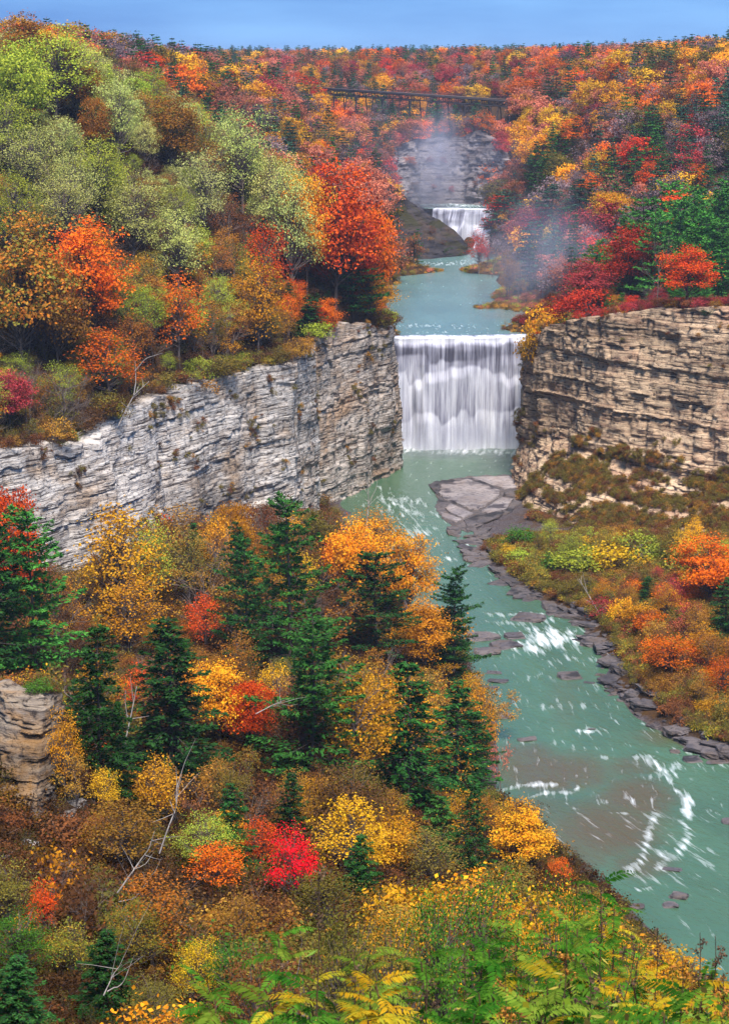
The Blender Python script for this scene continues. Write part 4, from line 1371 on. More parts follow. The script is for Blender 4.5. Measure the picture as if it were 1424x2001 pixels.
hero('maple', 755, 350, 430, 60, 'yellow', 'yellow tree at the edge of the dark bluff', dmin=850)
hero('maple', 617, 275, 350, 34, 'orange gold', 'small golden tree above the great red orange ones', dmin=850)
hero('maple', 530, 258, 330, 44, 'orange gold', 'golden tree beside the blue conifer on the far left slope', dmin=850)
hero('hemlock', 567, 240, 340, 44, 'blue green', 'blue conifer on the far left slope below the bridge end', dmin=850)

# ------------------------------------------------------------------ fillers
CLEAR = [np.array(p, float) for p in (
    [(40, 905), (250, 840), (400, 775), (560, 745), (615, 690), (745, 655), (745, 930), (600, 985), (480, 955), (330, 970), (230, 1010), (150, 1120), (60, 1010)],
    [(765, 655), (1030, 655), (1025, 930), (1010, 1010), (960, 1080), (1080, 1185), (1180, 1285), (1280, 1415), (1430, 1490), (1430, 1880), (1300, 1850), (1240, 1790), (1120, 1690), (1070, 1600), (990, 1520), (995, 1420), (950, 1280), (945, 1180), (870, 1085), (770, 1010), (740, 960), (755, 880)],
    [(785, 500), (920, 500), (890, 550), (930, 605), (1040, 632), (1040, 660), (765, 660), (785, 600)],
    [(1030, 700), (1110, 650), (1430, 625), (1430, 900), (1260, 850), (1150, 810), (1040, 870)],
    [(0, 1378), (108, 1380), (105, 1500), (65, 1570), (0, 1590)])]
CLEAR_D = [430, 280, 700, 560, 228]


HF = .95


def crown_clear(x, y, z, h, w):
    pts = np.array([(x, y, z + h), (x, y, z + h * .6), (x - w * .8, y, z + h * .65), (x + w * .8, y, z + h * .65), (x - w * .5, y, z + h * .88), (x + w * .5, y, z + h * .88)])
    foot = proj((x, y, z))[0][1]
    q = proj(pts)
    for P, D in zip(CLEAR, CLEAR_D):
        if y < D + 250 and inside(q, P).any():
            return False
    for (cx_, cy_, rx_, ry_, D) in HERO:
        if y < D + 2 and y > D - 160:
            r = w * F / y
            if abs(q[1][0] - cx_) < rx_ * HF + r * .38 and q[0][1] < cy_ + ry_ * .55 and foot > cy_ - ry_ * .9:
                return False
    return True


class Poisson:
    def __init__(self, cell):
        self.c, self.g = cell, {}

    def ok(self, x, y, r):
        i, j = int(x // self.c), int(y // self.c)
        k = int(math.ceil(r / self.c))
        for a in range(i - k, i + k + 1):
            for b in range(j - k, j + k + 1):
                for (u, v) in self.g.get((a, b), ()):
                    if (u - x) ** 2 + (v - y) ** 2 < r * r:
                        return False
        self.g.setdefault((i, j), []).append((x, y))
        return True


def pick(rng, table):
    t = sum(w for _, w in table)
    r = rng.random() * t
    for v, w in table:
        r -= w
        if r <= 0:
            return v
    return table[-1][0]


def lerp_col(c):
    return c


rngF = random.Random(77)
EDGE_IN = [(x, y) for x, y in edge]


def fill(n, xr, yr, spacing, accept, species, region_of, seed, hr=(.8, 1.2), cap=10**9):
    rng = random.Random(seed)
    nr = np.random.default_rng(seed)
    Y = nr.uniform(yr[0], yr[1], n)
    half = .1575 * Y + 7
    X = nr.uniform(np.maximum(xr[0], -half), np.maximum(np.minimum(xr[1], half), np.maximum(xr[0], -half) + .01))
    Z = ground(X, Y)
    P = np.stack([X, Y], 1)
    dist = seg_dist(P, EDGE)
    ins = inside(P, POLY)
    pois = Poisson(4.0)
    k = 0
    for x, y, z, d, i in zip(X, Y, Z, dist, ins):
        if k >= cap:
            break
        q = proj((x, y, z))[0]
        if not accept(x, y, z, d, i, q):
            continue
        kind, col, h = species(rng, x, y, z, q)
        h *= rng.uniform(*hr)
        T = TPL[kind][0]
        w = T['W'] * h / T['H']
        ok = False
        for _ in range(3):
            if crown_clear(x, y, z, h, w):
                ok = True
                break
            h *= .7
            w *= .7
        if not ok or not pois.ok(x, y, spacing * (.8 if 'shrub' in kind else 1)):
            continue
        plant(kind, x, y, h, col, rng.uniform(.85, 1.2), z, region=region_of(x, y, q))
        k += 1
    return k


def left_bank_x(y):
    A = np.array(LB)[:, :2]
    A = A[np.argsort(A[:, 1])]
    return np.interp(y, A[:, 1], A[:, 0])


def right_bank_x(y):
    A = np.array(RB)[:, :2]
    A = A[np.argsort(A[:, 1])]
    return np.interp(y, A[:, 1], A[:, 0])


# lower left slope
def sp_low(rng, x, y, z, q):
    if y < 150:
        k = pick(rng, [('shrub', 1), ('airy', 4), ('feather', 3), ('twiggy', 3), ('thin_shrub', 1)])
        c = pick(rng, [('olive', 5), ('ochre', 2), ('green gold', 2), ('golden', 1), ('green', 2), ('dark brown', 3), ('rust brown', 2)])
        return k, c, {'shrub': 4.5, 'airy': 8.0, 'thin_shrub': 4.5, 'feather': 8.0, 'twiggy': 8.0}[k]
    if q[0] > 760 and rng.random() < .6:
        k = pick(rng, [('airy', 5), ('maple', 2), ('shrub', 3)])
        return k, pick(rng, [('golden', 5), ('orange gold', 3), ('ochre', 3), ('olive', 2)]), {'airy': 12, 'maple': 12, 'shrub': 5}[k]
    k = pick(rng, [('bare', 3), ('twiggy', 4), ('airy', 6), ('shrub', 1.5), ('thin_shrub', 2.5), ('maple', 1.2), ('hemlock', .9), ('pine', .3)])
    c = pick(rng, [('ochre', 3.5), ('golden', 3), ('rust brown', 4), ('brown orange', 3), ('olive', 5), ('dark brown', 3), ('yellow', .7), ('red orange', .7)])
    if k in ('hemlock', 'pine'):
        c = 'dark green'
    return k, c, {'bare': 11, 'twiggy': 10, 'airy': 10.5, 'shrub': 4.5, 'thin_shrub': 4.5, 'maple': 10, 'hemlock': 13, 'pine': 15}[k]


def rg_low(x, y, q):
    if q[0] > 760:
        return 'on the left bank beside the river'
    if q[1] < 1200:
        return 'at the foot of the grey cliff'
    if q[1] < 1420:
        return 'on the middle of the lower left slope'
    if q[1] < 1680:
        return 'on the slope around the scarlet tree'
    return 'low on the slope behind the ferns'


n1 = fill(7000, (-90, 60), (85, 600), 4.2, lambda x, y, z, d, i, q: i and d > 3 and x < left_bank_x(y) - 2.0 and z > .6 and -30 < q[0] < 1300 and not (y < 150 and x > 8) and not (q[0] < 125 and 200 < y < 240), sp_low, rg_low, 301, hr=(1.05, 1.75), cap=430)


HF = .62


# upper left slope
def sp_up(rng, x, y, z, q):
    t = q[1]
    if t < 480 and q[0] < 620:
        k = pick(rng, [('feather', 4.2), ('bare', 3.5), ('twiggy', 2.5), ('airy', 3), ('maple', .8)])
        c = pick(rng, [('pale green', 5), ('lime green', 3.5), ('olive', 1.5), ('ochre', 1.2), ('brown orange', .8)])
    elif q[0] > 560:
        k = pick(rng, [('maple', 5), ('airy', 3), ('hemlock', 1)])
        c = pick(rng, [('red orange', 4), ('orange', 3), ('golden', 2), ('red', 1)])
    else:
        k = pick(rng, [('bare', 5), ('twiggy', 5), ('airy', 4), ('maple', .8), ('feather', 1.2), ('thin_shrub', 1.5)])
        c = pick(rng, [('ochre', 4), ('olive', 4), ('rust brown', 2), ('brown orange', 2.5), ('green gold', 2), ('golden', 2)])
        if k == 'feather':
            c = 'lime green'
    if k == 'hemlock':
        c = 'dark green'
    return k, c, {'feather': 14, 'bare': 13, 'twiggy': 12, 'airy': 12, 'maple': 13, 'hemlock': 11, 'thin_shrub': 4}[k]


def rg_up(x, y, q):
    if q[1] < 160:
        return 'along the skyline of the left hill'
    if q[1] < 330:
        return 'high on the left hill'
    if q[1] < 480:
        return 'half way up the left hill'
    if q[0] < 300:
        return 'above the left end of the grey cliff'
    return 'above the middle of the grey cliff'


n2 = fill(9000, (-130, 8), (425, 690), 4.9, lambda x, y, z, d, i, q: (not i) and d > 2.5 and -40 < q[0] < 790 and z > 35.5 and not (y > 690 and x > 2), sp_up, rg_up, 302, cap=520)
n2b = fill(6000, (-90, 8), (430, 660), 3.5, lambda x, y, z, d, i, q: (not i) and 4 < d < 45 and -40 < q[0] < 640 and q[1] > 560, sp_up, rg_up, 312, hr=(.75, 1.1), cap=240)


n3 = n5 = 0


def edge_scrub(P, n, cols, hs, region, seed, pxr, rows=(-3, -2), kinds=('shrub', 'thin_shrub', 'shrub', 'twiggy')):
    rng = random.Random(seed)
    k = 0
    for _ in range(n * 6):
        if k >= n:
            break
        j = rng.randrange(P.shape[1])
        f = rng.random()
        p = P[rows[0], j] * (1 - f) + P[rows[1], j] * f
        q = proj(p)[0]
        if not (pxr[0] < q[0] < pxr[1]):
            continue
        plant(rng.choice(kinds), p[0], p[1], rng.uniform(*hs), pick(rng, cols), rng.uniform(.9, 1.4), p[2] - .4, region=region)
        k += 1


for P_, rg_ in ((CL, (-20, 610)), (CL2, (600, 770))):
    edge_scrub(P_, 64 if P_ is CL else 22, [('ochre', 3), ('olive', 4), ('green gold', 2), ('rust brown', 3), ('lime green', 1.5), ('dark brown', 3)], (2.2, 5.5), 'at the very brink of the grey cliff', 505, rg_)
edge_scrub(NO, 16, [('olive', 3), ('rust brown', 3), ('green', 1), ('golden', 1)], (1.2, 2.6), 'on top of the ochre outcrop', 507, (-30, 130))
edge_scrub(NO, 14, [('olive', 3), ('rust brown', 3), ('golden', 2)], (1.5, 3), 'at the foot of the ochre outcrop', 508, (-30, 130), rows=(0, 8))
edge_scrub(CR, 40, [('crimson', 3), ('rust brown', 4), ('ochre', 2), ('red', 1)], (1.4, 3.2), 'at the very brink of the tan cliff', 506, (1040, 1440))
FARC = [('salmon', 3), ('mauve grey', 3), ('crimson', 2), ('orange', 2), ('ochre', 1), ('rust brown', 2)]
edge_scrub(BW, 26, FARC, (7, 12), 'along the top of the misty rock wall', 511, (740, 990), rows=(-4, -1), kinds=('far_tree', 'far_airy'))
edge_scrub(BW, 9, [('dark green', 2), ('blue green', 3)], (8, 13), 'along the top of the misty rock wall', 512, (740, 990), rows=(-4, -1), kinds=('far_pine',))
for r_ in (18, 34, 50):
    edge_scrub(BW, 8, FARC, (3, 6), 'clinging to the misty rock wall', 513 + r_, (740, 990), rows=(r_, r_ + 6), kinds=('far_tree', 'far_airy'))
for r_ in (10, 24, 38):
    edge_scrub(DB, 8, [('olive', 3), ('rust brown', 3), ('dark green', 2), ('ochre', 1.5)], (2.5, 5.5), 'on the face of the dark bluff', 613 + r_, (735, 905), rows=(r_, r_ + 8), kinds=('thin_shrub', 'twiggy'))
# right bank scrub
def sp_rb(rng, x, y, z, q):
    k = pick(rng, [('shrub', 3.6), ('thin_shrub', 3), ('airy', 3), ('twiggy', 1.5)])
    if q[1] < 1130:
        c = pick(rng, [('lime green', 2), ('olive', 4), ('yellow', 1.5), ('green gold', 3), ('rust brown', 2)])
    else:
        c = pick(rng, [('ochre', 3), ('golden', 2.5), ('rust brown', 4), ('crimson', .8), ('olive', 3), ('orange', 1.2), ('green gold', 1.5)])
    return k, c, {'shrub': 4.6, 'thin_shrub': 4.4, 'airy': 8.0, 'twiggy': 7.5}[k]


n4 = fill(7000, (20, 140), (372, 620), 2.7, lambda x, y, z, d, i, q: i and d > 2 and x > right_bank_x(y) + 3.5 + .02 * (600 - y) and z > .5 and q[0] < 1450 and q[1] > 1078, sp_rb,
          lambda x, y, q: 'at the foot of the tan cliff' if q[1] < 1140 else ('on the right bank above the rapids' if q[1] < 1290 else 'on the right bank by the wet ledges'), 304, cap=300)


# right rim shrubs and plateau

def sp_rim(rng, x, y, z, q):
    k = pick(rng, [('pine', 8), ('maple', .8), ('airy', 1), ('bare', 1.5)])
    c = pick(rng, [('red', 2), ('crimson', 2), ('salmon', 2), ('golden', 1), ('rust brown', 2)])
    return k, ('fresh green' if k == 'pine' else c), {'pine': 19, 'maple': 13, 'airy': 11, 'bare': 13}[k]


n6 = fill(2500, (60, 150), (655, 790), 5.0, lambda x, y, z, d, i, q: (not i) and d > 12 and 1130 < q[0] < 1450 and z > 36, sp_rim, lambda x, y, q: 'in the wood on the right plateau', 306, cap=120)
n7 = fill(2500, (34, 110), (735, 960), 4.6, lambda x, y, z, d, i, q: z > 34.2 and x > np.interp(y, [735, 783, 884, 980], [60, 44, 42, 52]) and 930 < q[0] < 1160,
          lambda rng, x, y, z, q: (lambda k: (k, pick(rng, [('mauve grey', 4), ('salmon', 1.5), ('ochre', 1), ('crimson', 1)]) if k != 'hemlock' else 'blue green', {'bare': 12, 'twiggy': 11, 'airy': 9, 'hemlock': 14}[k]))(pick(rng, [('bare', 5), ('twiggy', 4), ('airy', 1.5), ('hemlock', .8)])),
          lambda x, y, q: 'in the drifting spray beside the upper river', 307, cap=90)
print('fill', n1, n2, n3, n4, n5, n6, n7)
# ------------------------------------------------------------------ the far woods
def far_woods():
    nr = np.random.default_rng(9)
    rng = random.Random(12)
    n = 22000
    Y = 740 * (2600 / 740.0) ** nr.random(n)
    half = .163 * Y + 8
    X = nr.uniform(-half, half)
    Z = ground(X, Y)
    pois = Poisson(8.0)
    rows = []
    tops = proj(np.stack([X, Y, Z + 12], 1))
    base = proj(np.stack([X, Y, Z], 1))
    # which of them can be seen over the land in front
    vis = np.ones(n, bool)
    for f in np.linspace(.25, .985, 34):
        g = ground(X * f, Y * f) + (9 if f > .55 else 4) * (f < .93)
        ln = CAM[2] + (Z + 15 - CAM[2]) * f
        vis &= g < ln
    far_bridge = []
    for x, y, z, t, b, v in zip(X, Y, Z, tops, base, vis):
        if not v or z < 34.6 or t[0] < -20 or t[0] > 1445:
            continue
        px, py = t
        if 755 < px < 965 and 375 < b[1] < 520 and y < 1130:
            continue
        if 780 < px < 965 and y < 1098 and y > 1000:
            continue
        if 34 < x < 62 and y < 990:
            continue
        if y < 770 and px > 1130:
            continue
        # keep the bridge and the back wall in view
        if 640 < px < 1010 and 1000 < y < 1400 and py < 205 + 16 * (px - 640) / 370:
            continue
        h = rng.uniform(9, 18.5)
        if 625 < px < 1015 and y < 1330 and proj((x, y, z + 1.15 * h))[0][1] < 197 + 16 * (px - 640) / 370:
            continue
        sp = 6.6 if y < 1100 else (7.4 if y < 1500 else 8.5)
        if not pois.ok(x, y, sp):
            continue
        zone = vn(np.array([x / 60]), np.array([y / 60]), seed=44)[0]
        right = px > 1000
        pe = .42
        if right and 150 < py < 420:
            pe = .62 if zone > .45 else .25
        if y > 1900:
            pe = .6
        if 650 < px < 960 and 190 < py < 300:
            pe = .45
        if rng.random() < pe:
            k = 'far_pine'
            c = pick(rng, [('dark green', 3), ('blue green', 3), ('rich green', 1)])
            h = 9 + h * .62
            if px < 260 and py < 70:
                continue
        else:
            k = 'far_airy' if rng.random() < (.34 if py > 150 else .15) else 'far_tree'
            if k == 'far_airy':
                c = pick(rng, [('mauve grey', 4), ('salmon', 2), ('rust brown', 2), ('ochre', 1)])
            elif zone < .45:
                c = pick(rng, [('salmon', 3.5), ('orange', 4), ('rust brown', 2), ('orange gold', 3.5), ('yellow', 1.8), ('crimson', .8), ('mauve grey', 2), ('olive', 1.2)])
            else:
                c = pick(rng, [('crimson', 2.2), ('red', .8), ('salmon', 3.5), ('orange', 2.2), ('red orange', 1.2), ('golden', 1.8), ('yellow', 1.2), ('olive', 1.2), ('mauve grey', 2.5)])
        rows.append((k, x, y, z, h, c, px, py))
    return rows


ROWS = far_woods()
FAR_MESH = {k: single_mesh(k) for k in ('far_tree', 'far_airy', 'far_pine')}


def far_region(px, py, y):
    if y > 1750:
        return 'on the farthest skyline'
    if px < 640:
        if py < 150:
            return 'on the far left ridge'
        if py < 230:
            return 'on the far left slope below the ridge'
        return 'on the far left slope behind the pale green wood'
    if px < 1010:
        if py < 185:
            return 'above the railway bridge'
        if py < 300:
            return 'between the bridge and the misty rock wall'
        return 'beside the upper waterfall'
    side = 'right of the bridge' if px < 1220 else 'toward the right edge'
    if py < 150:
        return 'on the right hilltop ' + side
    if py < 250:
        return 'high on the right hill ' + side
    if py < 340:
        return 'half way down the right hill ' + side
    return 'low on the right hill ' + side


cnt = {}
rest = []
inframe = [r for r in ROWS if -5 < r[6] < 1430]
order = sorted(inframe, key=lambda r: -r[4] / r[2])
chosen = set()
for r in order:
    if cnt.get(r[0], 0) < {'far_tree': 300, 'far_airy': 150, 'far_pine': 290}[r[0]]:
        cnt[r[0]] = cnt.get(r[0], 0) + 1
        chosen.add(id(r))
rngQ = random.Random(3)
for r in ROWS:
    k, x, y, z, h, c, px, py = r
    if id(r) not in chosen:
        rest.append(r)
        continue
    me, H = FAR_MESH[k][rngQ.randrange(len(FAR_MESH[k]))]
    o = obj(SHAPE_NAME[k], me, None, (x, y, z))
    s = h / H
    wf = rngQ.uniform(.8, 1.2) * (1 if k != 'far_pine' else 1.15)
    o.scale = (s * wf, s * wf, s)
    o.rotation_euler = (0, 0, rngQ.uniform(0, 6.28))
    j = rngQ.uniform(.55, 1.4)
    o['tint'] = [float(v * j) for v in PAL[c][0]]
    o['tintb'] = [float(v * j) for v in PAL[c][1]]
    o['category'] = SHAPE_CAT[k]
    AUTO.append(dict(o=o, kind=k, col=c, region=far_region(px, py, y), px=px, py=py, size=h * F / y, D=y))
print('far', len(ROWS), cnt, 'rest', len(rest))
allm = [m for k in ('far_tree', 'far_airy', 'far_pine') for m in FAR_MESH[k]]
offs = {'far_tree': 0, 'far_airy': len(FAR_MESH['far_tree']), 'far_pine': len(FAR_MESH['far_tree']) + len(FAR_MESH['far_airy'])}
if rest:
    ix = [offs[r[0]] + rngQ.randrange(len(FAR_MESH[r[0]])) for r in rest]
    js = [rngQ.uniform(.55, 1.4) for _ in rest]
    scatter('forest', [(r[1], r[2], r[3]) for r in rest], ix, [r[4] / allm[i][1] for r, i in zip(rest, ix)],
            [np.array(PAL[r[5]][0]) * j for r, j in zip(rest, js)], [np.array(PAL[r[5]][1]) * j for r, j in zip(rest, js)], [m[0] for m in allm], 'mass of autumn woods covering the distant hills')


# undergrowth on the forest floor
def undergrowth(name, n, xr, yr, acc, cols, size, seed, label, kinds=('tuft', 'thin_shrub'), gain=1.0):
    nr = np.random.default_rng(seed)
    Y = nr.uniform(*yr, n)
    half = .16 * Y + 6
    X = nr.uniform(np.maximum(xr[0], -half), np.maximum(np.minimum(xr[1], half), -half + .1))
    Z = ground(X, Y)
    P = np.stack([X, Y], 1)
    d = seg_dist(P, EDGE)
    ins = inside(P, POLY)
    ok = acc(X, Y, Z, d, ins)
    X, Y, Z = X[ok], Y[ok], Z[ok]
    m = len(X)
    zn = fbm(X / 9, Y / 9, seed=seed)
    ci = np.clip(((zn - .28) / .44 * len(cols) + nr.normal(size=m) * .9).astype(int), 0, len(cols) - 1)
    j = nr.uniform(.4, 1.1, m)[:, None] * gain
    ta = np.array([PAL[c][0] for c in cols])[ci] * j
    tb = np.array([PAL[c][1] for c in cols])[ci] * j
    ms = [x[0] for k in kinds for x in UND_MESH[k]]
    ii = nr.integers(0, len(ms), m)
    return scatter(name, np.stack([X, Y, Z - .05], 1), ii, nr.uniform(*size, m) * np.clip(Y / 220, .35, 1) * np.where(ii >= 4, .42, 1.0), ta, tb, ms, label, .12)


UND_MESH = {k: single_mesh(k) for k in ('tuft', 'thin_shrub', 'leafmat')}
lbx = np.vectorize(left_bank_x)
rbx = np.vectorize(right_bank_x)
undergrowth('undergrowth', 20000, (-95, 60), (62, 600), lambda X, Y, Z, d, i: i & (d > 2) & (X < lbx(Y) - 1) & (Z > .5) & ~((Y < 150) & (X > 14)), ['dark brown', 'rust brown', 'dark brown', 'olive', 'ochre', 'dark brown', 'rust brown'], (.9, 2.0), 401, 'brown and golden undergrowth covering the lower left slope', gain=.72)
undergrowth('undergrowth', 9000, (-130, 8), (425, 720), lambda X, Y, Z, d, i: (~i) & (d > 2) & (Z > 35), ['dark brown', 'olive', 'rust brown', 'dark brown'], (1.0, 2.2), 402, 'brown undergrowth beneath the trees of the upper left slope')
undergrowth('undergrowth', 22000, (18, 140), (365, 630), lambda X, Y, Z, d, i: i & (d > .5) & (X > rbx(Y) + 3) & (Z > .5) & (Y < np.interp(X, [41, 44.5, 55, 67, 80, 97], [600, 578, 558, 542, 528, 502])), ['rust brown', 'olive', 'green gold', 'olive', 'rust brown', 'ochre'], (.7, 1.6), 403, 'brown green scrub on the talus under the tan cliff', gain=1.3)
undergrowth('undergrowth', 6000, (30, 140), (570, 800), lambda X, Y, Z, d, i: (~i) & (d > 3) & (Z > 34.5), ['crimson', 'rust brown', 'rust brown', 'crimson'], (.7, 1.6), 404, 'low russet growth on the right plateau')
undergrowth('undergrowth', 9000, (-20, 120), (700, 1010), lambda X, Y, Z, d, i: (~i) & (Z > 32.9) & (Z < 45), ['ochre', 'olive', 'rust brown', 'olive', 'salmon', 'ochre'], (.5, 1.2), 405, 'yellow grass and scrub on the gravel bar', gain=1.7)

undergrowth('undergrowth', 5000, (28, 75), (735, 1000), lambda X, Y, Z, d, i: (~i) & (Z > 33.0) & (Z < 40), ['ochre', 'olive', 'lime green', 'ochre', 'salmon'], (.5, 1.1), 406, 'straw yellow grass along the shore of the upper river', gain=1.5)

# scrub clinging to the lower part of the tan cliff
nr_ = np.random.default_rng(4)
PV = CR.reshape(-1, 3)
pq = proj(PV)
zone = inside(pq, np.array([(1010, 965), (1075, 890), (1150, 838), (1260, 885), (1430, 915), (1430, 1120), (1180, 1100), (1010, 1070)], float))
zz_ = .55 * fbm(PV[:, 0] / 7, PV[:, 2] / 4 + PV[:, 1] / 9, seed=5) + .45 * fbm(PV[:, 0] / 30, PV[:, 2] / 1.7, seed=6)
sel = np.where(zone & (zz_ > .49))[0]
thin_ = np.where((~zone) & (zz_ > .62) & (PV[:, 2] < 60) & (PV[:, 2] > 4))[0]
sel = np.concatenate([nr_.choice(sel, min(len(sel), 2700), replace=False), nr_.choice(thin_, min(len(thin_), 260), replace=False)])
cols_ = ['olive', 'dark brown', 'olive', 'rust brown', 'ochre', 'olive']
ci_ = nr_.integers(0, 6, len(sel))
scatter('ground_cover', PV[sel], nr_.integers(0, 4, len(sel)), nr_.uniform(.5, 1.1, len(sel)), [PAL[cols_[i]][0] for i in ci_], [PAL[cols_[i]][1] for i in ci_], [m[0] for m in UND_MESH['tuft']], 'olive brown plants clinging to the lower tan cliff', .5)

PV2 = np.concatenate([CL.reshape(-1, 3), CL2.reshape(-1, 3)])
z2_ = fbm(PV2[:, 1] / 8, PV2[:, 2] / 5, seed=15)
sel = np.where((z2_ > .64) & (PV2[:, 2] > 6))[0]
sel = nr_.choice(sel, min(len(sel), 420), replace=False)
ci_ = nr_.integers(0, 6, len(sel))
scatter('ground_cover', PV2[sel], nr_.integers(0, 4, len(sel)), nr_.uniform(.4, .95, len(sel)), [PAL[cols_[i]][0] for i in ci_], [PAL[cols_[i]][1] for i in ci_], [m[0] for m in UND_MESH['tuft']], 'sparse brown plants in the cracks of the grey cliff', .5)
# ------------------------------------------------------------------ railway bridge
def mat_plain(name, col, rough=.7, metal=0.0, var=.25, sc=2.0):
    t = NT(name)
    nz = t.noise(t.coords((sc, sc, sc)), 1.0, 5, .6)
    c = t.mix(nz, tuple(v * (1 - var) for v in col), tuple(v * (1 + var) for v in col))
    p = t.pbsdf(c, rough, None, .3)
    p.inputs['Metallic'].default_value = metal
    return t.m


M_STEEL = mat_plain('weathered_steel', (.035, .03, .036), .7, .2)
M_TIE = mat_plain('timber', (.07, .05, .045), .9)
M_STONE = mat_plain('wall_stone', (.28, .25, .25), .95, 0, .4, .8)


def bridge():
    A, B = at(628, 172, 1320), at(1016, 197, 1195)
    L = float(np.linalg.norm(B - A))
    X = (B - A) / L
    Yv = np.cross([0, 0, 1], X)
    Yv /= np.linalg.norm(Yv)
    Zv = np.cross(X, Yv)
    M = np.eye(4)
    M[:3, 0], M[:3, 1], M[:3, 2], M[:3, 3] = X, Yv, Zv, A
    root = obj('railway_bridge', None, None)
    root.matrix_world = Matrix(M.tolist())
    tag(root, 'long dark steel railway trestle bridge across the upper gorge', 'bridge')
    W = 3.0
    mb = MB(); mb.box((0, -W, -.1), (L, W, .35)); obj('deck', mb.mesh('deck', M_TIE), root)
    for s in (-1, 1):
        mb = MB()
        mb.box((0, s * W - .2, -.9), (L, s * W + .2, -.1))
        mb.box((0, s * W - .18, -3.2), (L, s * W + .18, -2.9))
        n = int(L / 5)
        for i in range(n + 1):
            x = i * L / n
            mb.box((x - .16, s * W - .13, -3.0), (x + .16, s * W + .13, -.85))
            if i < n:
                x2 = (i + 1) * L / n
                a, b = ((x, -2.95), (x2, -.9)) if i % 2 else ((x, -.9), (x2, -2.95))
                mb.tube([(a[0], s * W, a[1]), (b[0], s * W, b[1])], .12, 4)
        obj('girder', mb.mesh('girder', M_STEEL), root)
        mb = MB()
        for zz in (1.0, 1.5):
            mb.tube([(0, s * (W + .1), zz), (L, s * (W + .1), zz)], .06, 4)
        for i in range(int(L / 4) + 1):
            mb.tube([(i * 4.0, s * (W + .1), .2), (i * 4.0, s * (W + .1), 1.55)], .06, 4)
        obj('railing', mb.mesh('railing', M_STEEL), root)
    for i, f in enumerate((.07, .19, .33, .47, .61, .74, .86, .95)):
        xc = L * f
        wp = A + X * xc
        h = wp[2] - gz(wp[0], wp[1]) + 3
        h = max(7, h)
        k = 4.5
        mb = MB()
        mb.box((xc - k - .4, -W - .4, -3.6), (xc + k + .4, W + .4, -3.2))
        tower = obj('trestle_tower', mb.mesh('trestle_tower', M_STEEL), root)
        for dx in (-k, k):
            for s in (-1, 1):
                mb = MB()
                mb.tube([(xc + dx, s * W, -3.1), (xc + dx, s * (W + h * .12), -h)], .38, 4)
                obj('leg', mb.mesh('leg', M_STEEL), tower)
        mb = MB()
        nlev = max(1, int(h / 8))
        for q in range(nlev + 1):
            z = -3.4 - (h - 4) * q / nlev
            wz = W + (-z - 5) * .12
            for s in (-1, 1):
                mb.tube([(xc - k, s * wz, z), (xc + k, s * wz, z)], .17, 4)
            for dx in (-k, k):
                mb.tube([(xc + dx, -wz, z), (xc + dx, wz, z)], .17, 4)
            if q < nlev:
                z2 = -3.4 - (h - 4) * (q + 1) / nlev
                w2 = W + (-z2 - 5) * .12
                for s in (-1, 1):
                    mb.tube([(xc - k, s * wz, z), (xc + k, s * w2, z2)], .11, 3)
                    mb.tube([(xc + k, s * wz, z), (xc - k, s * w2, z2)], .11, 3)
        obj('bracing', mb.mesh('bracing', M_STEEL), tower)


bridge()


# ------------------------------------------------------------------ rocks
def rock_mesh(seed, sx, sy, sz, mat, n=7, blocky=.55):
    rng = np.random.default_rng(seed)
    import bmesh
    bm = bmesh.new()
    bmesh.ops.create_cube(bm, size=2)
    bmesh.ops.subdivide_edges(bm, edges=bm.edges[:], cuts=3, use_grid_fill=True)
    V = np.array([v.co[:] for v in bm.verts])
    nrm = V / np.linalg.norm(V, axis=1)[:, None]
    V = V * blocky + nrm * (1 - blocky) * 1.15
    d = fbm(V[:, 0] * 1.3 + seed, V[:, 1] * 1.3, V[:, 2] * 1.3, seed=seed) - .5
    V = V * (1 + d[:, None] * .75)
    V[:, 2] = np.round(V[:, 2] * 2.5) / 2.5 * .5 + V[:, 2] * .5
    V *= [sx, sy, sz]
    for v, c in zip(bm.verts, V):
        v.co = c
    me = bpy.data.meshes.new('rock')
    bm.to_mesh(me)
    bm.free()
    me.materials.append(mat)
    return me


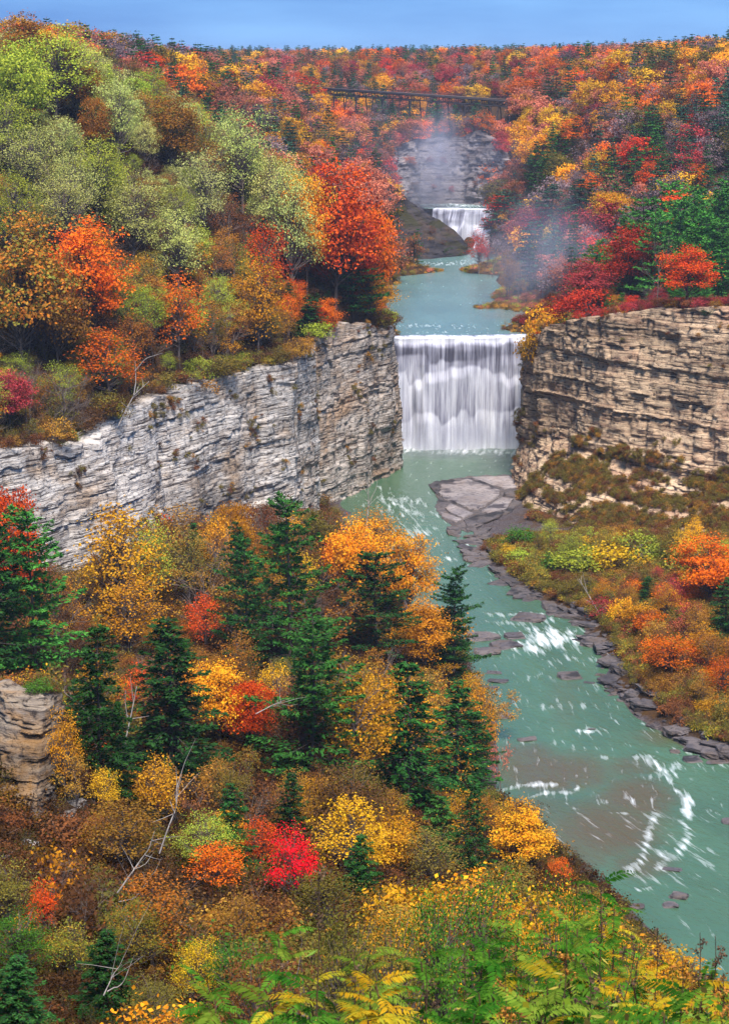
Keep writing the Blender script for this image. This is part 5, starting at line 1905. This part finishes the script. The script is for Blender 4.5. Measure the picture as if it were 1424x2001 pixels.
ROCKS = [rock_mesh(i, 1.0, .72, .42, M_ROCK_W) for i in range(6)]
PALE_ROCKS = [rock_mesh(20 + i, 1.0, .8, .6, M_ROCK_L) for i in range(4)]
SLATE = [rock_mesh(40 + i, 1.6, .6, .2, M_ROCK_W, blocky=.8) for i in range(4)]
RIV = [  # rocks standing in the river: px, py, width px, label
    (1032, 1208, 62, 'long dark slab breaking the surface above the rapids'), (1082, 1199, 34, 'dark slab right of the long one above the rapids'), (1045, 1214, 26, 'small dark rock just below the long slab above the rapids'),
    (1112, 1323, 46, 'flat black rock alone in mid river below the rapids'), (982, 1400, 36, 'flat black rock near the left bank in mid river'), (922, 1094, 34, 'dark rock beside the right bank by the shelf'),
    (972, 1332, 40, 'flat wet rock near the left bank, upper of two'), (955, 1345, 34, 'flat wet rock near the left bank, lower of two'), (965, 1315, 30, 'little wet rock at the left bank above the flat ones'),
    (1312, 1700, 40, 'dark rock at the tail of the curved white ledge'), (1325, 1752, 36, 'dark rock in the calm green water, upper of the pair'), (1308, 1770, 32, 'dark rock in the calm green water, lower of the pair'), (1245, 1772, 26, 'small rock near the bank in calm water'),
    (1352, 1486, 36, 'brown rock in the fast water near the right edge'), (1318, 1470, 22, 'small brown rock upstream of the fast water'), (1424, 1606, 30, 'dark rock cut by the right edge in green water'), (1030, 1446, 40, 'thin dark rock over the brown shallows'),
    (1150, 1335, 22, 'small rock under the right bank rapids'), (1175, 1320, 26, 'dark rock close to the right bank rapids'), (1155, 1425, 16, 'tiny rock with white water in mid river'), (940, 1245, 60, 'broad wet ledge rock at the left of the rapids'), (985, 1262, 60, 'brown ledge rock in the middle of the white rapids'), (950, 1275, 50, 'low wet rock on the left below the ledge rocks'), (1005, 1245, 40, 'rounded wet rock within the white rapids')]
for i, (px, py, wpx, lab) in enumerate(RIV):
    p = onz(px, py, 0)
    wd = wpx / F * p[1] / 2
    o = obj('river_rock', (ROCKS + SLATE)[i % 10], None, (p[0], p[1], .02))
    k = 1.6 if i % 10 >= 6 else 1.0
    o.scale = (wd / k, wd * 1.4 / k, min(wd * .75, 1.5))
    o.rotation_euler = (0, 0, rngP.uniform(-.4, .4))
    tag(o, lab, 'rock')
# stones along both shores
rs = random.Random(8)
shore = [np.array(onz(*p)) for p in ((1424, 1492), (1285, 1425), (1205, 1355), (1180, 1290), (1140, 1222), (1080, 1190), (1000, 1150), (930, 1090), (890, 1035))]
seen = 0
for a, b in zip(shore[:-1], shore[1:]):
    ln = np.linalg.norm(b - a)
    ang = math.atan2(b[1] - a[1], b[0] - a[0])
    nn = np.array([(b - a)[1], -(b - a)[0], 0]) / ln
    for _ in range(int(ln * 1.45)):
        t = rs.random()
        off = -1.2 + 9 * rs.random() ** 1.6
        p = a + (b - a) * t + nn * off
        z = max(gz(p[0], p[1]), -.1)
        sl = rs.random() < .55
        o = obj('shore_stone', rs.choice(SLATE if sl else ROCKS), None, (p[0], p[1], z + .05))
        w_ = (.35 + 1.9 * rs.random() ** 2.2) * (1.3 if sl else 1)
        o.scale = (w_, w_ * rs.uniform(.8, 1.3), w_ * rs.uniform(.7, 1.3))
        o.rotation_euler = (rs.uniform(-.1, .1), rs.uniform(-.1, .1), ang + rs.gauss(0, .6))
        q = proj(p)[0]
        o['category'] = 'stone'
        where = 'by the flat rock shelf' if q[1] < 1150 else ('opposite the white rapids' if q[1] < 1290 else 'at the right edge of the lower river')
        AUTO.append(dict(o=o, kind='slate' if sl else 'stone', col='wet dark', region=where, px=q[0], py=q[1], size=10, D=p[1]))
SHAPE_WORD.update(slate='flat shale slab', stone='rounded stone')
SHAPE_CAT.update(slate='shale slab', stone='stone')

# flat bedrock shelf below the large falls
def slab(poly, z, th, mat, seed):
    P = np.array([onz(x, y, z) for x, y in poly])
    c = P.mean(0)
    n = len(P)
    pts = []
    rng = np.random.default_rng(seed)
    for i in range(n):                              # broken outline between the corners
        a, b = P[i], P[(i + 1) % n]
        for t in np.linspace(0, 1, 7)[:-1]:
            q = a + (b - a) * t
            if t > 0:
                q = q + (c - q) * rng.uniform(-.02, .05)
            pts.append(q)
    P = np.array(pts)
    n = len(P)
    rings = [(1.0, -th), (1.0, -.08), (.985, 0.0), (.6, .06), (.25, .10)]
    V = []
    for f, dz in rings:
        Q = c + (P - c) * f
        Q[:, 2] = z + dz + (fbm(Q[:, 0] / 2, Q[:, 1] / 2, seed=seed) - .5) * .22 * (dz > -.1)
        V.append(Q)
    V.append(np.array([[c[0], c[1], z + .1]]))
    V = np.concatenate(V)
    Q_, T_ = [], []
    for r in range(len(rings) - 1):
        for i in range(n):
            j = (i + 1) % n
            Q_.append((r * n + i, r * n + j, (r + 1) * n + j, (r + 1) * n + i))
    k = len(rings) - 1
    for i in range(n):
        T_.append((k * n + i, k * n + (i + 1) % n, (k + 1) * n))
    return mk_mesh('slab', V, np.array(Q_)[:, ::-1] if False else Q_, T_, (mat,), False)


root = obj('rock_shelf', None, None)
tag(root, 'flat grey bedrock shelf of cracked slabs below the large waterfall', 'rock shelf')
for i, (poly, z, th, m) in enumerate((
        ([(836, 945), (862, 937), (915, 929), (1018, 926), (1022, 975), (1000, 1000), (955, 1018), (915, 1040), (893, 1036), (862, 1012), (848, 990), (856, 975)], .16, .8, M_ROCK_W),
        ([(862, 946), (913, 935), (955, 949), (976, 957), (975, 968), (958, 980), (934, 994), (915, 992), (890, 980), (868, 974), (856, 962)], .75, .7, M_SLAB),
        ([(920, 932), (1016, 929), (1012, 950), (984, 954), (958, 946)], .55, .5, M_SLAB), ([(880, 983), (910, 996), (924, 1002), (905, 1011), (878, 1001), (869, 992)], .6, .5, M_SLAB),
        ([(860, 1000), (874, 1003), (903, 1014), (892, 1019), (862, 1009)], .4, .4, M_SLAB), ([(940, 998), (962, 982), (980, 971), (1002, 974), (988, 994), (952, 1003)], .65, .6, M_SLAB),
        ([(905, 1016), (930, 1006), (985, 999), (975, 1010), (915, 1030)], .45, .4, M_ROCK_W), ([(840, 950), (856, 943), (862, 950), (854, 966), (846, 958)], .4, .4, M_ROCK_W), ([(985, 958), (1012, 953), (1010, 970), (982, 968)], .6, .5, M_ROCK_W))):
    o = obj('slab', slab(poly, z, th, m, i), root)
# driftwood
for pts, D_, r, lab in (([(938, 1052), (954, 1042)], 0, .16, 'pale driftwood log lying by the rock shelf'), ([(1185, 1280), (1215, 1292)], 0, .14, 'grey driftwood log on the right shore opposite the rapids'), ([(1050, 1040), (1130, 1080)], 0, .1, 'thin pale trunk fallen down the slope under the tan cliff')):
    a, b = [hit(*p) for p in pts]
    mb = MB()
    mid = (a + b) / 2 + [0, 0, .25]
    mb.tube([a + [0, 0, .2], mid, b + [0, 0, .25]], [r, r * .85, r * .5], 6)
    mb.tube([mid, mid + (b - a) * .15 + [0, 0, .6]], [r * .5, r * .2], 4)
    tag(obj('driftwood_log', mb.mesh('driftwood_log', M_PALE)), lab, 'log')
# pale boulders in the chute and on the lower slope
for i, (px, py, wpx, lab) in enumerate(((150, 1575, 40, 'pale boulder at the head of the rock chute'), (135, 1600, 42, 'pale boulder second from the top of the chute'), (125, 1628, 44, 'pale boulder half way down the rock chute'), (108, 1652, 50, 'pale boulder at the foot of the chute'), (60, 1668, 70, 'broad pale ledge under the ochre outcrop'), (30, 1650, 60, 'pale ledge at the left edge under the outcrop'),
                                        (130, 1885, 40, 'grey boulder in the bushes at the bottom left'), (75, 1905, 30, 'small grey boulder near the bottom left corner'), (160, 1700, 34, 'grey boulder below the chute'), (185, 1860, 26, 'small pale rock above the bottom left conifer'))):
    p = hit(px, py)
    wd = wpx / F * p[1] / 2
    o = obj('boulder', PALE_ROCKS[i % 4], None, (p[0], p[1] - .3, p[2] + wd * .2))
    o.scale = (wd, wd, wd * .9)
    o.rotation_euler = (rs.uniform(-.2, .2), rs.uniform(-.2, .2), rs.uniform(0, 6))
    tag(o, lab, 'boulder')

# ------------------------------------------------------------------ dead trees
def dead_tree(lines, D, r, label, name='dead_tree'):
    root = obj(name, None, None)
    tag(root, label, 'dead tree')
    for k, (pts, rr) in enumerate(lines):
        P = np.array([at(x, y, D) for x, y in pts])
        n = 14
        d = np.concatenate([[0], np.cumsum(np.linalg.norm(np.diff(P, axis=0), axis=1))])
        s = np.linspace(0, d[-1], n)
        Q = np.stack([np.interp(s, d, P[:, i]) for i in range(3)], 1)
        Q[1:-1] = (Q[:-2] + Q[1:-1] * 2 + Q[2:]) / 4
        Q[:, 1] += np.cumsum(np.random.default_rng(k).normal(size=n) * .12)
        mb = MB()
        mb.tube(Q, np.linspace(rr, rr * .35, n) * r * .75, 6)
        if k == 0:
            rg = np.random.default_rng(int(D) + k)
            for _ in range(6):
                i = rg.integers(5, n - 1)
                v = rg.normal(size=3) * .8 + (Q[-1] - Q[0]) / np.linalg.norm(Q[-1] - Q[0])
                mb.tube([Q[i], Q[i] + v * .9, Q[i] + v * 1.5 + rg.normal(size=3) * .2], [r * .3, r * .2, r * .08], 4)
        obj('trunk' if k == 0 else 'branch', mb.mesh('wood', M_PALE), root)


dead_tree([([(232, 832), (245, 805), (262, 772), (292, 745)], 1), ([(262, 772), (266, 745), (264, 705)], .7), ([(264, 725), (285, 700), (318, 690)], .45)], 473, .24, 'white forked dead tree leaning over the grey cliff edge')
dead_tree([([(238, 1484), (247, 1440), (258, 1390), (268, 1340)], 1), ([(252, 1420), (244, 1370), (246, 1350)], .5)], 246, .16, 'slim white dead trunk between the two dark conifers at left')
dead_tree([([(230, 1745), (262, 1700), (292, 1660), (303, 1622)], 1), ([(262, 1700), (285, 1690), (300, 1668)], .5)], 158, .09, 'thin white bent trunk on the lower left slope')
dead_tree([([(312, 1668), (328, 1620), (347, 1575), (340, 1545), (352, 1530)], 1), ([(342, 1590), (330, 1565)], .5)], 160, .085, 'white crooked trunk right of the thin bent one')
dead_tree([([(233, 1762), (262, 1758), (282, 1735), (288, 1712)], 1)], 157, .06, 'short curved white branch below the thin bent trunk')
dead_tree([([(203, 1945), (222, 1905), (240, 1880)], 1), ([(210, 1938), (240, 1925), (262, 1870)], .8)], 112, .05, 'pair of white sticks at the bottom left')
dead_tree([([(500, 1395), (530, 1380), (558, 1370)], 1)], 262, .09, 'pale dead branch left of the broad pine')
dead_tree([([(1185, 1225), (1150, 1165), (1130, 1130)], 1), ([(1158, 1180), (1140, 1170)], .5)], 468, .16, 'dark bent trunk leaning on the right bank')
dead_tree([([(715, 1040), (720, 980), (718, 930)], 1), ([(719, 985), (735, 955), (738, 935)], .6), ([(718, 965), (704, 940)], .5)], 520, .2, 'bare snag standing against the water under the cliff corner')

# ------------------------------------------------------------------ low wall along the right rim
def rim_wall():
    root = obj('stone_wall', None, None)
    tag(root, 'low grey stone wall along the right cliff rim', 'wall')
    P = [at(x, y, D) for x, y, D in ((1150, 597, 634), (1240, 594, 622), (1330, 591, 607), (1440, 588, 592))]
    P = np.array([(p[0], p[1], gz(p[0], p[1])) for p in P])
    k = 0
    for a, b in zip(P[:-1], P[1:]):
        n = max(1, int(np.linalg.norm(b - a) / 3.0))
        for i in range(n):
            p, q = a + (b - a) * i / n, a + (b - a) * (i + .97) / n
            t = (q - p) / np.linalg.norm(q - p)
            nn = np.array([t[1], -t[0], 0]) * .25
            V = [p - nn - [0, 0, .5], q - nn - [0, 0, .5], q + nn - [0, 0, .5], p + nn - [0, 0, .5]]
            hh = .95 + .1 * (k % 3)
            V = V + [v + [0, 0, hh + .5] for v in V]
            mb = MB()
            mb.add(V, [(0, 3, 2, 1), (4, 5, 6, 7), (0, 1, 5, 4), (1, 2, 6, 5), (2, 3, 7, 6), (3, 0, 4, 7)])
            obj('stone_block', mb.mesh('stone_block', M_STONE), root)
            k += 1


rim_wall()
# ------------------------------------------------------------------ plants in front of the camera
M_FROND = mat_foliage('frond', .42, (.8, 1.2), 3.0)
M_STEM = mat_bark('green_stem', (.05, .03, .02), (.13, .07, .04), 20)


def frond(seed, L=.55, pairs=13, wl=.115, droop=.5):
    rng = np.random.default_rng(seed)
    mb = MB()
    s = np.linspace(0, 1, 10)
    side = rng.normal() * .12
    pts = np.stack([L * (s - .12 * s ** 2), side * L * s ** 2, L * (.25 * s - droop * s ** 2)], 1)
    mb.tube(pts, np.linspace(.0042, .0012, 10), 4)
    for k in range(pairs * 2 + 1):
        j = k // 2
        t = .16 + .84 * (j + .5 * (rng.random() - .5)) / pairs
        t = min(t, 1)
        b = np.array([np.interp(t, s, pts[:, i]) for i in range(3)])
        d = np.array([np.interp(min(t + .05, 1), s, pts[:, i]) for i in range(3)]) - np.array([np.interp(t - .05, s, pts[:, i]) for i in range(3)])
        d /= np.linalg.norm(d)
        sg = 1 if k % 2 else -1
        lat = np.cross([0, 0, 1], d)
        lat /= np.linalg.norm(lat)
        v = lat * sg * .93 + d * .45 + np.array([0, 0, -.22]) + rng.normal(size=3) * .07
        if k == pairs * 2:
            b, v = pts[-1], d
        v /= np.linalg.norm(v)
        ln = wl * (.35 + .75 * math.sin(math.pi * min(.96, .12 + t * .8))) * rng.uniform(.9, 1.1)
        n = np.cross(v, lat * sg)
        w = np.cross(v, np.cross(lat * sg, d) if k < pairs * 2 else [0, 0, 1])
        w /= np.linalg.norm(w) + 1e-9
        up_ = np.cross(w, v)
        if up_[2] < 0:
            up_ = -up_
        hw = ln * .145
        tip = b + v * ln - np.array([0, 0, ln * .12])
        m1, m2 = b + v * ln * .3 - up_ * hw * .3, b + v * ln * .68 - up_ * hw * .3
        V = [b, m1 + w * hw + up_ * hw * .35, m2 + w * hw * .8 + up_ * hw * .3, tip, m2 - w * hw * .8 + up_ * hw * .3, m1 - w * hw + up_ * hw * .35, m1, m2]
        mb.add(V, [(0, 1, 2, 7), (0, 7, 4, 5), (7, 2, 3, 3), (7, 3, 4, 4)])
    V = np.concatenate(mb.V)
    Q = np.concatenate(mb.Q)
    tri = np.array([len(set(q)) < 4 for q in Q])
    T = np.array([list(dict.fromkeys(q)) for q in Q[tri]])
    return mk_mesh('frond', V, Q[~tri], T, (M_FROND,), False)


FR = [frond(500 + i, .55 + .08 * (i % 3), 12 + i % 3, .12, .3 + .12 * i) for i in range(6)]
FCOL = {'bright green': ((.065, .2, .018), (.12, .27, .025)), 'lime': ((.16, .26, .025), (.23, .31, .035)), 'yellow': ((.62, .42, .02), (.42, .4, .03)), 'deep green': ((.025, .12, .012), (.05, .18, .015)), 'gold': ((.6, .32, .015), (.5, .36, .02))}
rf = random.Random(21)


def sumac(px, ytop, D, col, label, n=20, spread=1.0):
    p = at(px, ytop, D)
    z = gz(p[0], p[1])
    h = max(.35, p[2] - z)
    root = obj('sumac', None, None, (p[0], p[1], z))
    tag(root, label, 'sumac', 'leafy sumac plants in the front')
    mb = MB()
    s = np.linspace(0, 1, 6)
    lean = np.array([rf.uniform(-.12, .12), rf.uniform(-.1, .1)])
    ax = np.stack([lean[0] * s ** 2 * h, lean[1] * s ** 2 * h, -.1 + (h * .92 + .1) * s], 1)
    mb.tube(ax, np.linspace(.013, .005, 6), 6)
    obj('stem', mb.mesh('stem', M_STEM), root)
    for i in range(n):
        t = 1 - (i / n) * min(.75, .55 / h + .1)
        b = [float(np.interp(t, s, ax[:, k])) for k in range(3)]
        f = obj('frond', FR[rf.randrange(6)], root, b)
        f.rotation_euler = (rf.uniform(-.35, .35), rf.uniform(-.75, .15) if i < n * .5 else rf.uniform(-.3, .45), i * 2.4 + rf.uniform(-.4, .4))
        k = rf.uniform(.38, .68) * spread
        f.scale = (k, k, k)
        c = FCOL[col if rf.random() < .8 else rf.choice(list(FCOL))]
        j = rf.uniform(.5, 1.0)
        f['tint'] = [float(v * j) for v in c[0]]
        f['tintb'] = [float(v * j) for v in c[1]]


SUM = [(455, 1885, 15, 'bright green', 'bright green frond plant left of the yellow fronds'), (430, 1930, 14, 'lime', 'lime frond plant at the bottom, farthest left of the fronds'), (560, 1905, 14, 'yellow', 'yellow frond plant at the bottom beside the tall thin stem'),
       (590, 1800, 17, 'bright green', 'green frond plant behind the yellow one at the thin stem'), (660, 1790, 17.5, 'lime', 'pale green frond plant right of the tall thin stem'), (640, 1870, 15, 'deep green', 'deep green frond plant at the foot of the thin stem'), (720, 1900, 14, 'lime', 'lime frond plant in the bottom middle'),
       (790, 1900, 13.5, 'gold', 'gold frond plant in the bottom middle'), (740, 1945, 12.5, 'yellow', 'yellow green fronds at the bottom edge in the middle'), (850, 1830, 16, 'bright green', 'bright green frond plant left of the brown seed stalk'), (930, 1780, 18, 'bright green', 'tall bright green frond plant in front of the green bush'),
       (1000, 1740, 20, 'lime', 'lime frond plant at the top of the front thicket'), (980, 1800, 17, 'deep green', 'deep green frond plant in the heart of the front thicket'), (1060, 1770, 19, 'bright green', 'green frond plant beneath the little orange tree'), (1175, 1695, 21, 'deep green', 'tall dark green frond plant silhouetted against the water'), (1200, 1740, 19, 'bright green', 'green frond plant right of the tall dark one by the water'),
       (1120, 1790, 18, 'lime', 'lime frond plant below the tall dark one'), (1140, 1860, 15, 'bright green', 'green fronds right of the brown stalk'), (1060, 1870, 15, 'lime', 'lime fronds left of the brown stalk'), (1230, 1850, 16, 'gold', 'golden fronds jutting toward the calm water'), (1275, 1880, 15, 'gold', 'golden frond plant at the edge of the front thicket by the water'),
       (1390, 1885, 14, 'gold', 'golden frond plant at the right edge of the picture'), (1340, 1930, 13.5, 'lime', 'lime fronds in the lower right'), (1200, 1930, 13, 'bright green', 'green fronds low at the right'), (960, 1900, 14, 'bright green', 'green frond plant low in the middle right'), (880, 1940, 12.5, 'deep green', 'dark fronds at the bottom in the middle right'), (1080, 1950, 12.5, 'lime', 'lime fronds at the bottom below the brown stalk'),
       (520, 1960, 12.5, 'lime', 'lime fronds at the bottom under the yellow plant'), (640, 1955, 12, 'bright green', 'green fronds at the very bottom beside the thin stem'), (1300, 1960, 12, 'bright green', 'green fronds at the bottom right')]
for a in SUM:
    sumac(*a)


def stalk(px, ytop, D, label, head='seed', col=(.06, .035, .025), bend=.0, n=26):
    p = at(px, ytop, D)
    z = gz(p[0], p[1])
    h = max(.5, p[2] - z)
    root = obj('weed_stalk', None, None, (p[0] + bend, p[1], z))
    tag(root, label, 'weed', 'tall weed stalks in the front')
    s = np.linspace(0, 1, 9)
    ax = np.stack([-bend * s ** 1.6 + .012 * np.sin(s * 9), .02 * np.sin(s * 6), -.1 + (h + .1) * s], 1)
    mb = MB()
    mb.tube(ax, np.linspace(.008, .0025, 9), 5)
    rg = np.random.default_rng(int(px))
    hd, lf = MB(), MB()
    for i in range(7):
        t = rg.uniform(.72, .98)
        b = np.array([np.interp(t, s, ax[:, k]) for k in range(3)])
        v = np.array([rg.normal() * .5, rg.normal() * .5, .9])
        v /= np.linalg.norm(v)
        e = b + v * rg.uniform(.05, .13)
        mb.tube([b, e], [.003, .0015], 4)
        C = e + rg.normal(size=(16, 3)) * .014
        hd = MB()
        hd.leaves(C, rg.normal(size=(16, 3)), .022, .016, rg)
        o = obj('seed_head', hd.mesh('seed_head', M_LEAF), root)
        o['tint'] = [.09, .05, .035] if head == 'seed' else [.5, .22, .04]
        o['tintb'] = [.16, .10, .06] if head == 'seed' else [.34, .13, .03]
    for i in range(n):
        t = rg.uniform(.08, .8)
        b = np.array([np.interp(t, s, ax[:, k]) for k in range(3)])
        a = rg.uniform(0, 6.28)
        v = np.array([math.cos(a), math.sin(a), rg.uniform(-.5, .5)])
        lf.leaves([b + v * .05], np.array([[0, 0, 1.0]]) + rg.normal(size=(1, 3)) * .4, .1, .026, rg, [v])
    obj('stem', mb.mesh('stem', M_STEM), root)
    o = obj('leaves', lf.mesh('leaves', M_LEAF), root)
    o['tint'], o['tintb'] = [.16, .26, .04], [.36, .28, .05]


for a in ((620, 1690, 13.5, 'tall thin dark stem rising through the yellow fronds'), (1104, 1800, 14.5, 'straight brown stalk topped with an orange seed plume', 'gold'), (1172, 1760, 16, 'dark stalk under the tall dark frond plant'), (1040, 1775, 16, 'slanting stalk left of the orange topped one', 'seed', None, .25),
          (1282, 1812, 15, 'dark seed stalk standing against the calm water'), (1365, 1822, 14, 'dark seed stalk near the right edge, left of two'), (1395, 1828, 14, 'dark seed stalk near the right edge, right of two'), (690, 1860, 14, 'brown stalk among the lime fronds'), (540, 1850, 15, 'thin stalk left of the tall dark stem', 'seed', None, -.1),
          (1240, 1850, 13, 'crooked stalk under the golden fronds', 'seed', None, -.2), (1330, 1870, 13, 'leafy stalk in the lower right corner', 'gold'), (830, 1880, 13, 'brown stalk in the bottom middle'), (905, 1850, 14.5, 'brown stalk in front of the bright green fronds'), (1150, 1890, 13, 'thin stalk low at the right'), (985, 1900, 13, 'stalk low in the middle right', 'gold'), (1410, 1900, 12.5, 'stalk at the bottom right edge', 'gold')):
    stalk(*a[:3], a[3], *(a[4:] if len(a) > 4 else ()))

# leafy mat beneath them
M_T = TPL['tuft']
nr2 = np.random.default_rng(31)
n = 5200
Yf = nr2.uniform(10, 30, n)
Xf = nr2.uniform(-.165, .17, n) * Yf
lim = np.interp(Xf / Yf, [-.165, -.09, -.05, .0, .17], [3, 6, 15, 22, 30])
k_ = Yf < lim
Xf, Yf = Xf[k_], Yf[k_]
Zf = ground(Xf, Yf)
cols2 = [(.05, .14, .015), (.12, .26, .02), (.22, .32, .025), (.10, .08, .02), (.07, .2, .018), (.30, .28, .02)]
ci2 = np.clip((fbm(Xf / 1.2, Yf / 1.2, seed=6) * 8 - 1 + nr2.normal(size=len(Xf)) * .8).astype(int), 0, 5)
tc = np.array(cols2)[ci2]
scatter('foliage', np.stack([Xf, Yf, Zf], 1), nr2.integers(0, 4, len(Xf)), nr2.uniform(.35, .9, len(Xf)), tc, tc * .7, [m[0] for m in UND_MESH['leafmat']], 'green leafy ground plants beneath the fronds in front', .2)
# bushes just beyond them
for i, (px, yt, yb, D, w, c, lab) in enumerate(((950, 1690, 1860, 42, 190, 'green', 'green bush behind the front fronds, the broadest one'), (860, 1720, 1900, 40, 150, 'green', 'lime bush left of the broad green bush'), (1090, 1715, 1860, 38, 130, 'green', 'green bush under the little orange tree by the water'), (760, 1800, 1980, 34, 170, 'olive', 'olive bush behind the gold fronds'),
                                                   (1160, 1760, 1900, 34, 120, 'green', 'green bush at the brink above the calm water'), (680, 1760, 1960, 48, 150, 'olive', 'dark olive bush right of the tall thin stem'), (1230, 1830, 1960, 28, 110, 'green', 'lime bush at the brink, nearest the water'), (500, 1850, 2030, 52, 150, 'rust brown', 'brown bush behind the leftmost fronds'), (1320, 1890, 2010, 24, 120, 'green gold', 'yellow green bush at the bottom right'))):
    p = at(px, yt, D)
    z = gz(p[0], p[1])
    h = p[2] - z
    T = TPL['feather'][i % 4]
    hh = min(h, 6)
    plant('feather', p[0], D, h, c, max(.4, min(2.2, (w / F * D) / (2 * T['W'] * h / T['H']))), z, label=lab, var=i)
# ------------------------------------------------------------------ air and spray
def mat_vol(name, density, col, falloff=False, noise=0.0):
    t = NT(name)
    p = t.n('VolumePrincipled')
    p.inputs['Color'].default_value = col + (1,)
    p.inputs['Anisotropy'].default_value = 0.1
    if falloff:
        tc = t.n('TexCoord')
        ln = t.n('VectorMath', operation='LENGTH')
        t.link(tc.outputs['Object'], ln.inputs[0])
        f = t.ramp(ln.outputs['Value'], [(.1, 1.0), (.98, 0.0)], 'EASE')
        if noise:
            nz = t.noise(tc.outputs['Object'], noise, 3, .6)
            f = t.math('MULTIPLY', f, t.ramp(nz, [(.36, .08), (.66, 1.0)]))
        t.link(t.math('MULTIPLY', f, density), p.inputs['Density'])
    else:
        p.inputs['Density'].default_value = density
    t.link(p.outputs[0], t.out.inputs['Volume'])
    return t.m


mb = MB()
mb.box((-12500, -12500, -12), (12500, 12500, 142))
tag(obj('haze', mb.mesh('haze', mat_vol('haze', .00005, (.72, .80, 1.0)))), 'thin blue autumn haze filling the valley', None, None, 'stuff')


def puff(px, py, D, r, dens, label, noise=2.2):
    import bmesh
    bm = bmesh.new()
    bmesh.ops.create_icosphere(bm, subdivisions=3, radius=1)
    me = bpy.data.meshes.new('mist')
    bm.to_mesh(me)
    bm.free()
    me.materials.append(mat_vol('spray', dens, (.78, .80, 1.0), True, noise))
    c = at(px, py, D)
    o = obj('mist', me, None, tuple(c))
    o.scale = r
    tag(o, label, None, None, 'stuff')


puff(850, 352, 1056, (17, 18, 44), .085, 'column of spray rising from the upper gorge', 1.8)
puff(825, 330, 1034, (62, 34, 40), .011, 'veil of mist hanging in the upper gorge')
puff(1055, 500, 775, (30, 50, 28), .014, 'spray drifting over the trees beside the upper river', 1.6)
puff(895, 862, 676, (34, 15, 9), .085, 'spray at the foot of the large waterfall')
# ------------------------------------------------------------------ labels that tell look-alikes apart
ORD = ['leftmost', 'second from left', 'third from left', 'fourth from left', 'fifth from left', 'sixth from left', 'seventh from left', 'eighth from left', 'ninth from left', 'tenth from left', 'eleventh from left', 'twelfth from left', 'thirteenth from left', 'fourteenth from left', 'fifteenth from left', 'sixteenth from left', 'seventeenth from left', 'eighteenth from left', 'nineteenth from left', 'twentieth from left', 'twenty-first from left', 'twenty-second from left', 'twenty-third from left', 'twenty-fourth from left']


def write_labels():
    sets = {}
    for a in AUTO:
        if not a['region']:
            a['region'] = 'in the wood on the right plateau' if a['px'] > 1000 else 'in the pale green wood on the left hill'
        col = a['col'] if isinstance(a['col'], str) else 'autumn'
        if a['kind'] == 'bare':
            col = 'grey brown'
        base = '%s %s %s' % (col, SHAPE_WORD[a['kind']], a['region'])
        sets.setdefault(base, []).append(a)
    for base, L in sets.items():
        if len(L) == 1:
            L[0]['o']['label'] = base
            L[0]['o']['group'] = SHAPE_CAT[L[0]['kind']] + 's ' + L[0]['region']
            continue
        m = len(ORD)
        rows = [L]
        if len(L) > m:
            L.sort(key=lambda a: a['py'])
            k = min(4, math.ceil(len(L) / m))
            c = math.ceil(len(L) / k)
            rows = [L[i * c:(i + 1) * c] for i in range(k)]
        names = [''] if len(rows) == 1 else (['upper row', 'lower row'] if len(rows) == 2 else ['upper row', 'middle row', 'lower row'] if len(rows) == 3 else ['top row', 'upper row', 'lower row', 'bottom row'])
        for rn, row in zip(names, rows):
            row.sort(key=lambda a: a['px'])
            for i, a in enumerate(row):
                o = ORD[min(i, m - 1)] if i < m else 'farther right'
                if i == len(row) - 1 and len(row) > 1 and i < m:
                    o = 'rightmost'
                a['o']['label'] = ' '.join((base + ', ' + (rn + ', ' if rn else '') + o).split()[:16])
                a['o']['group'] = SHAPE_CAT[a['kind']] + 's ' + a['region']


write_labels()
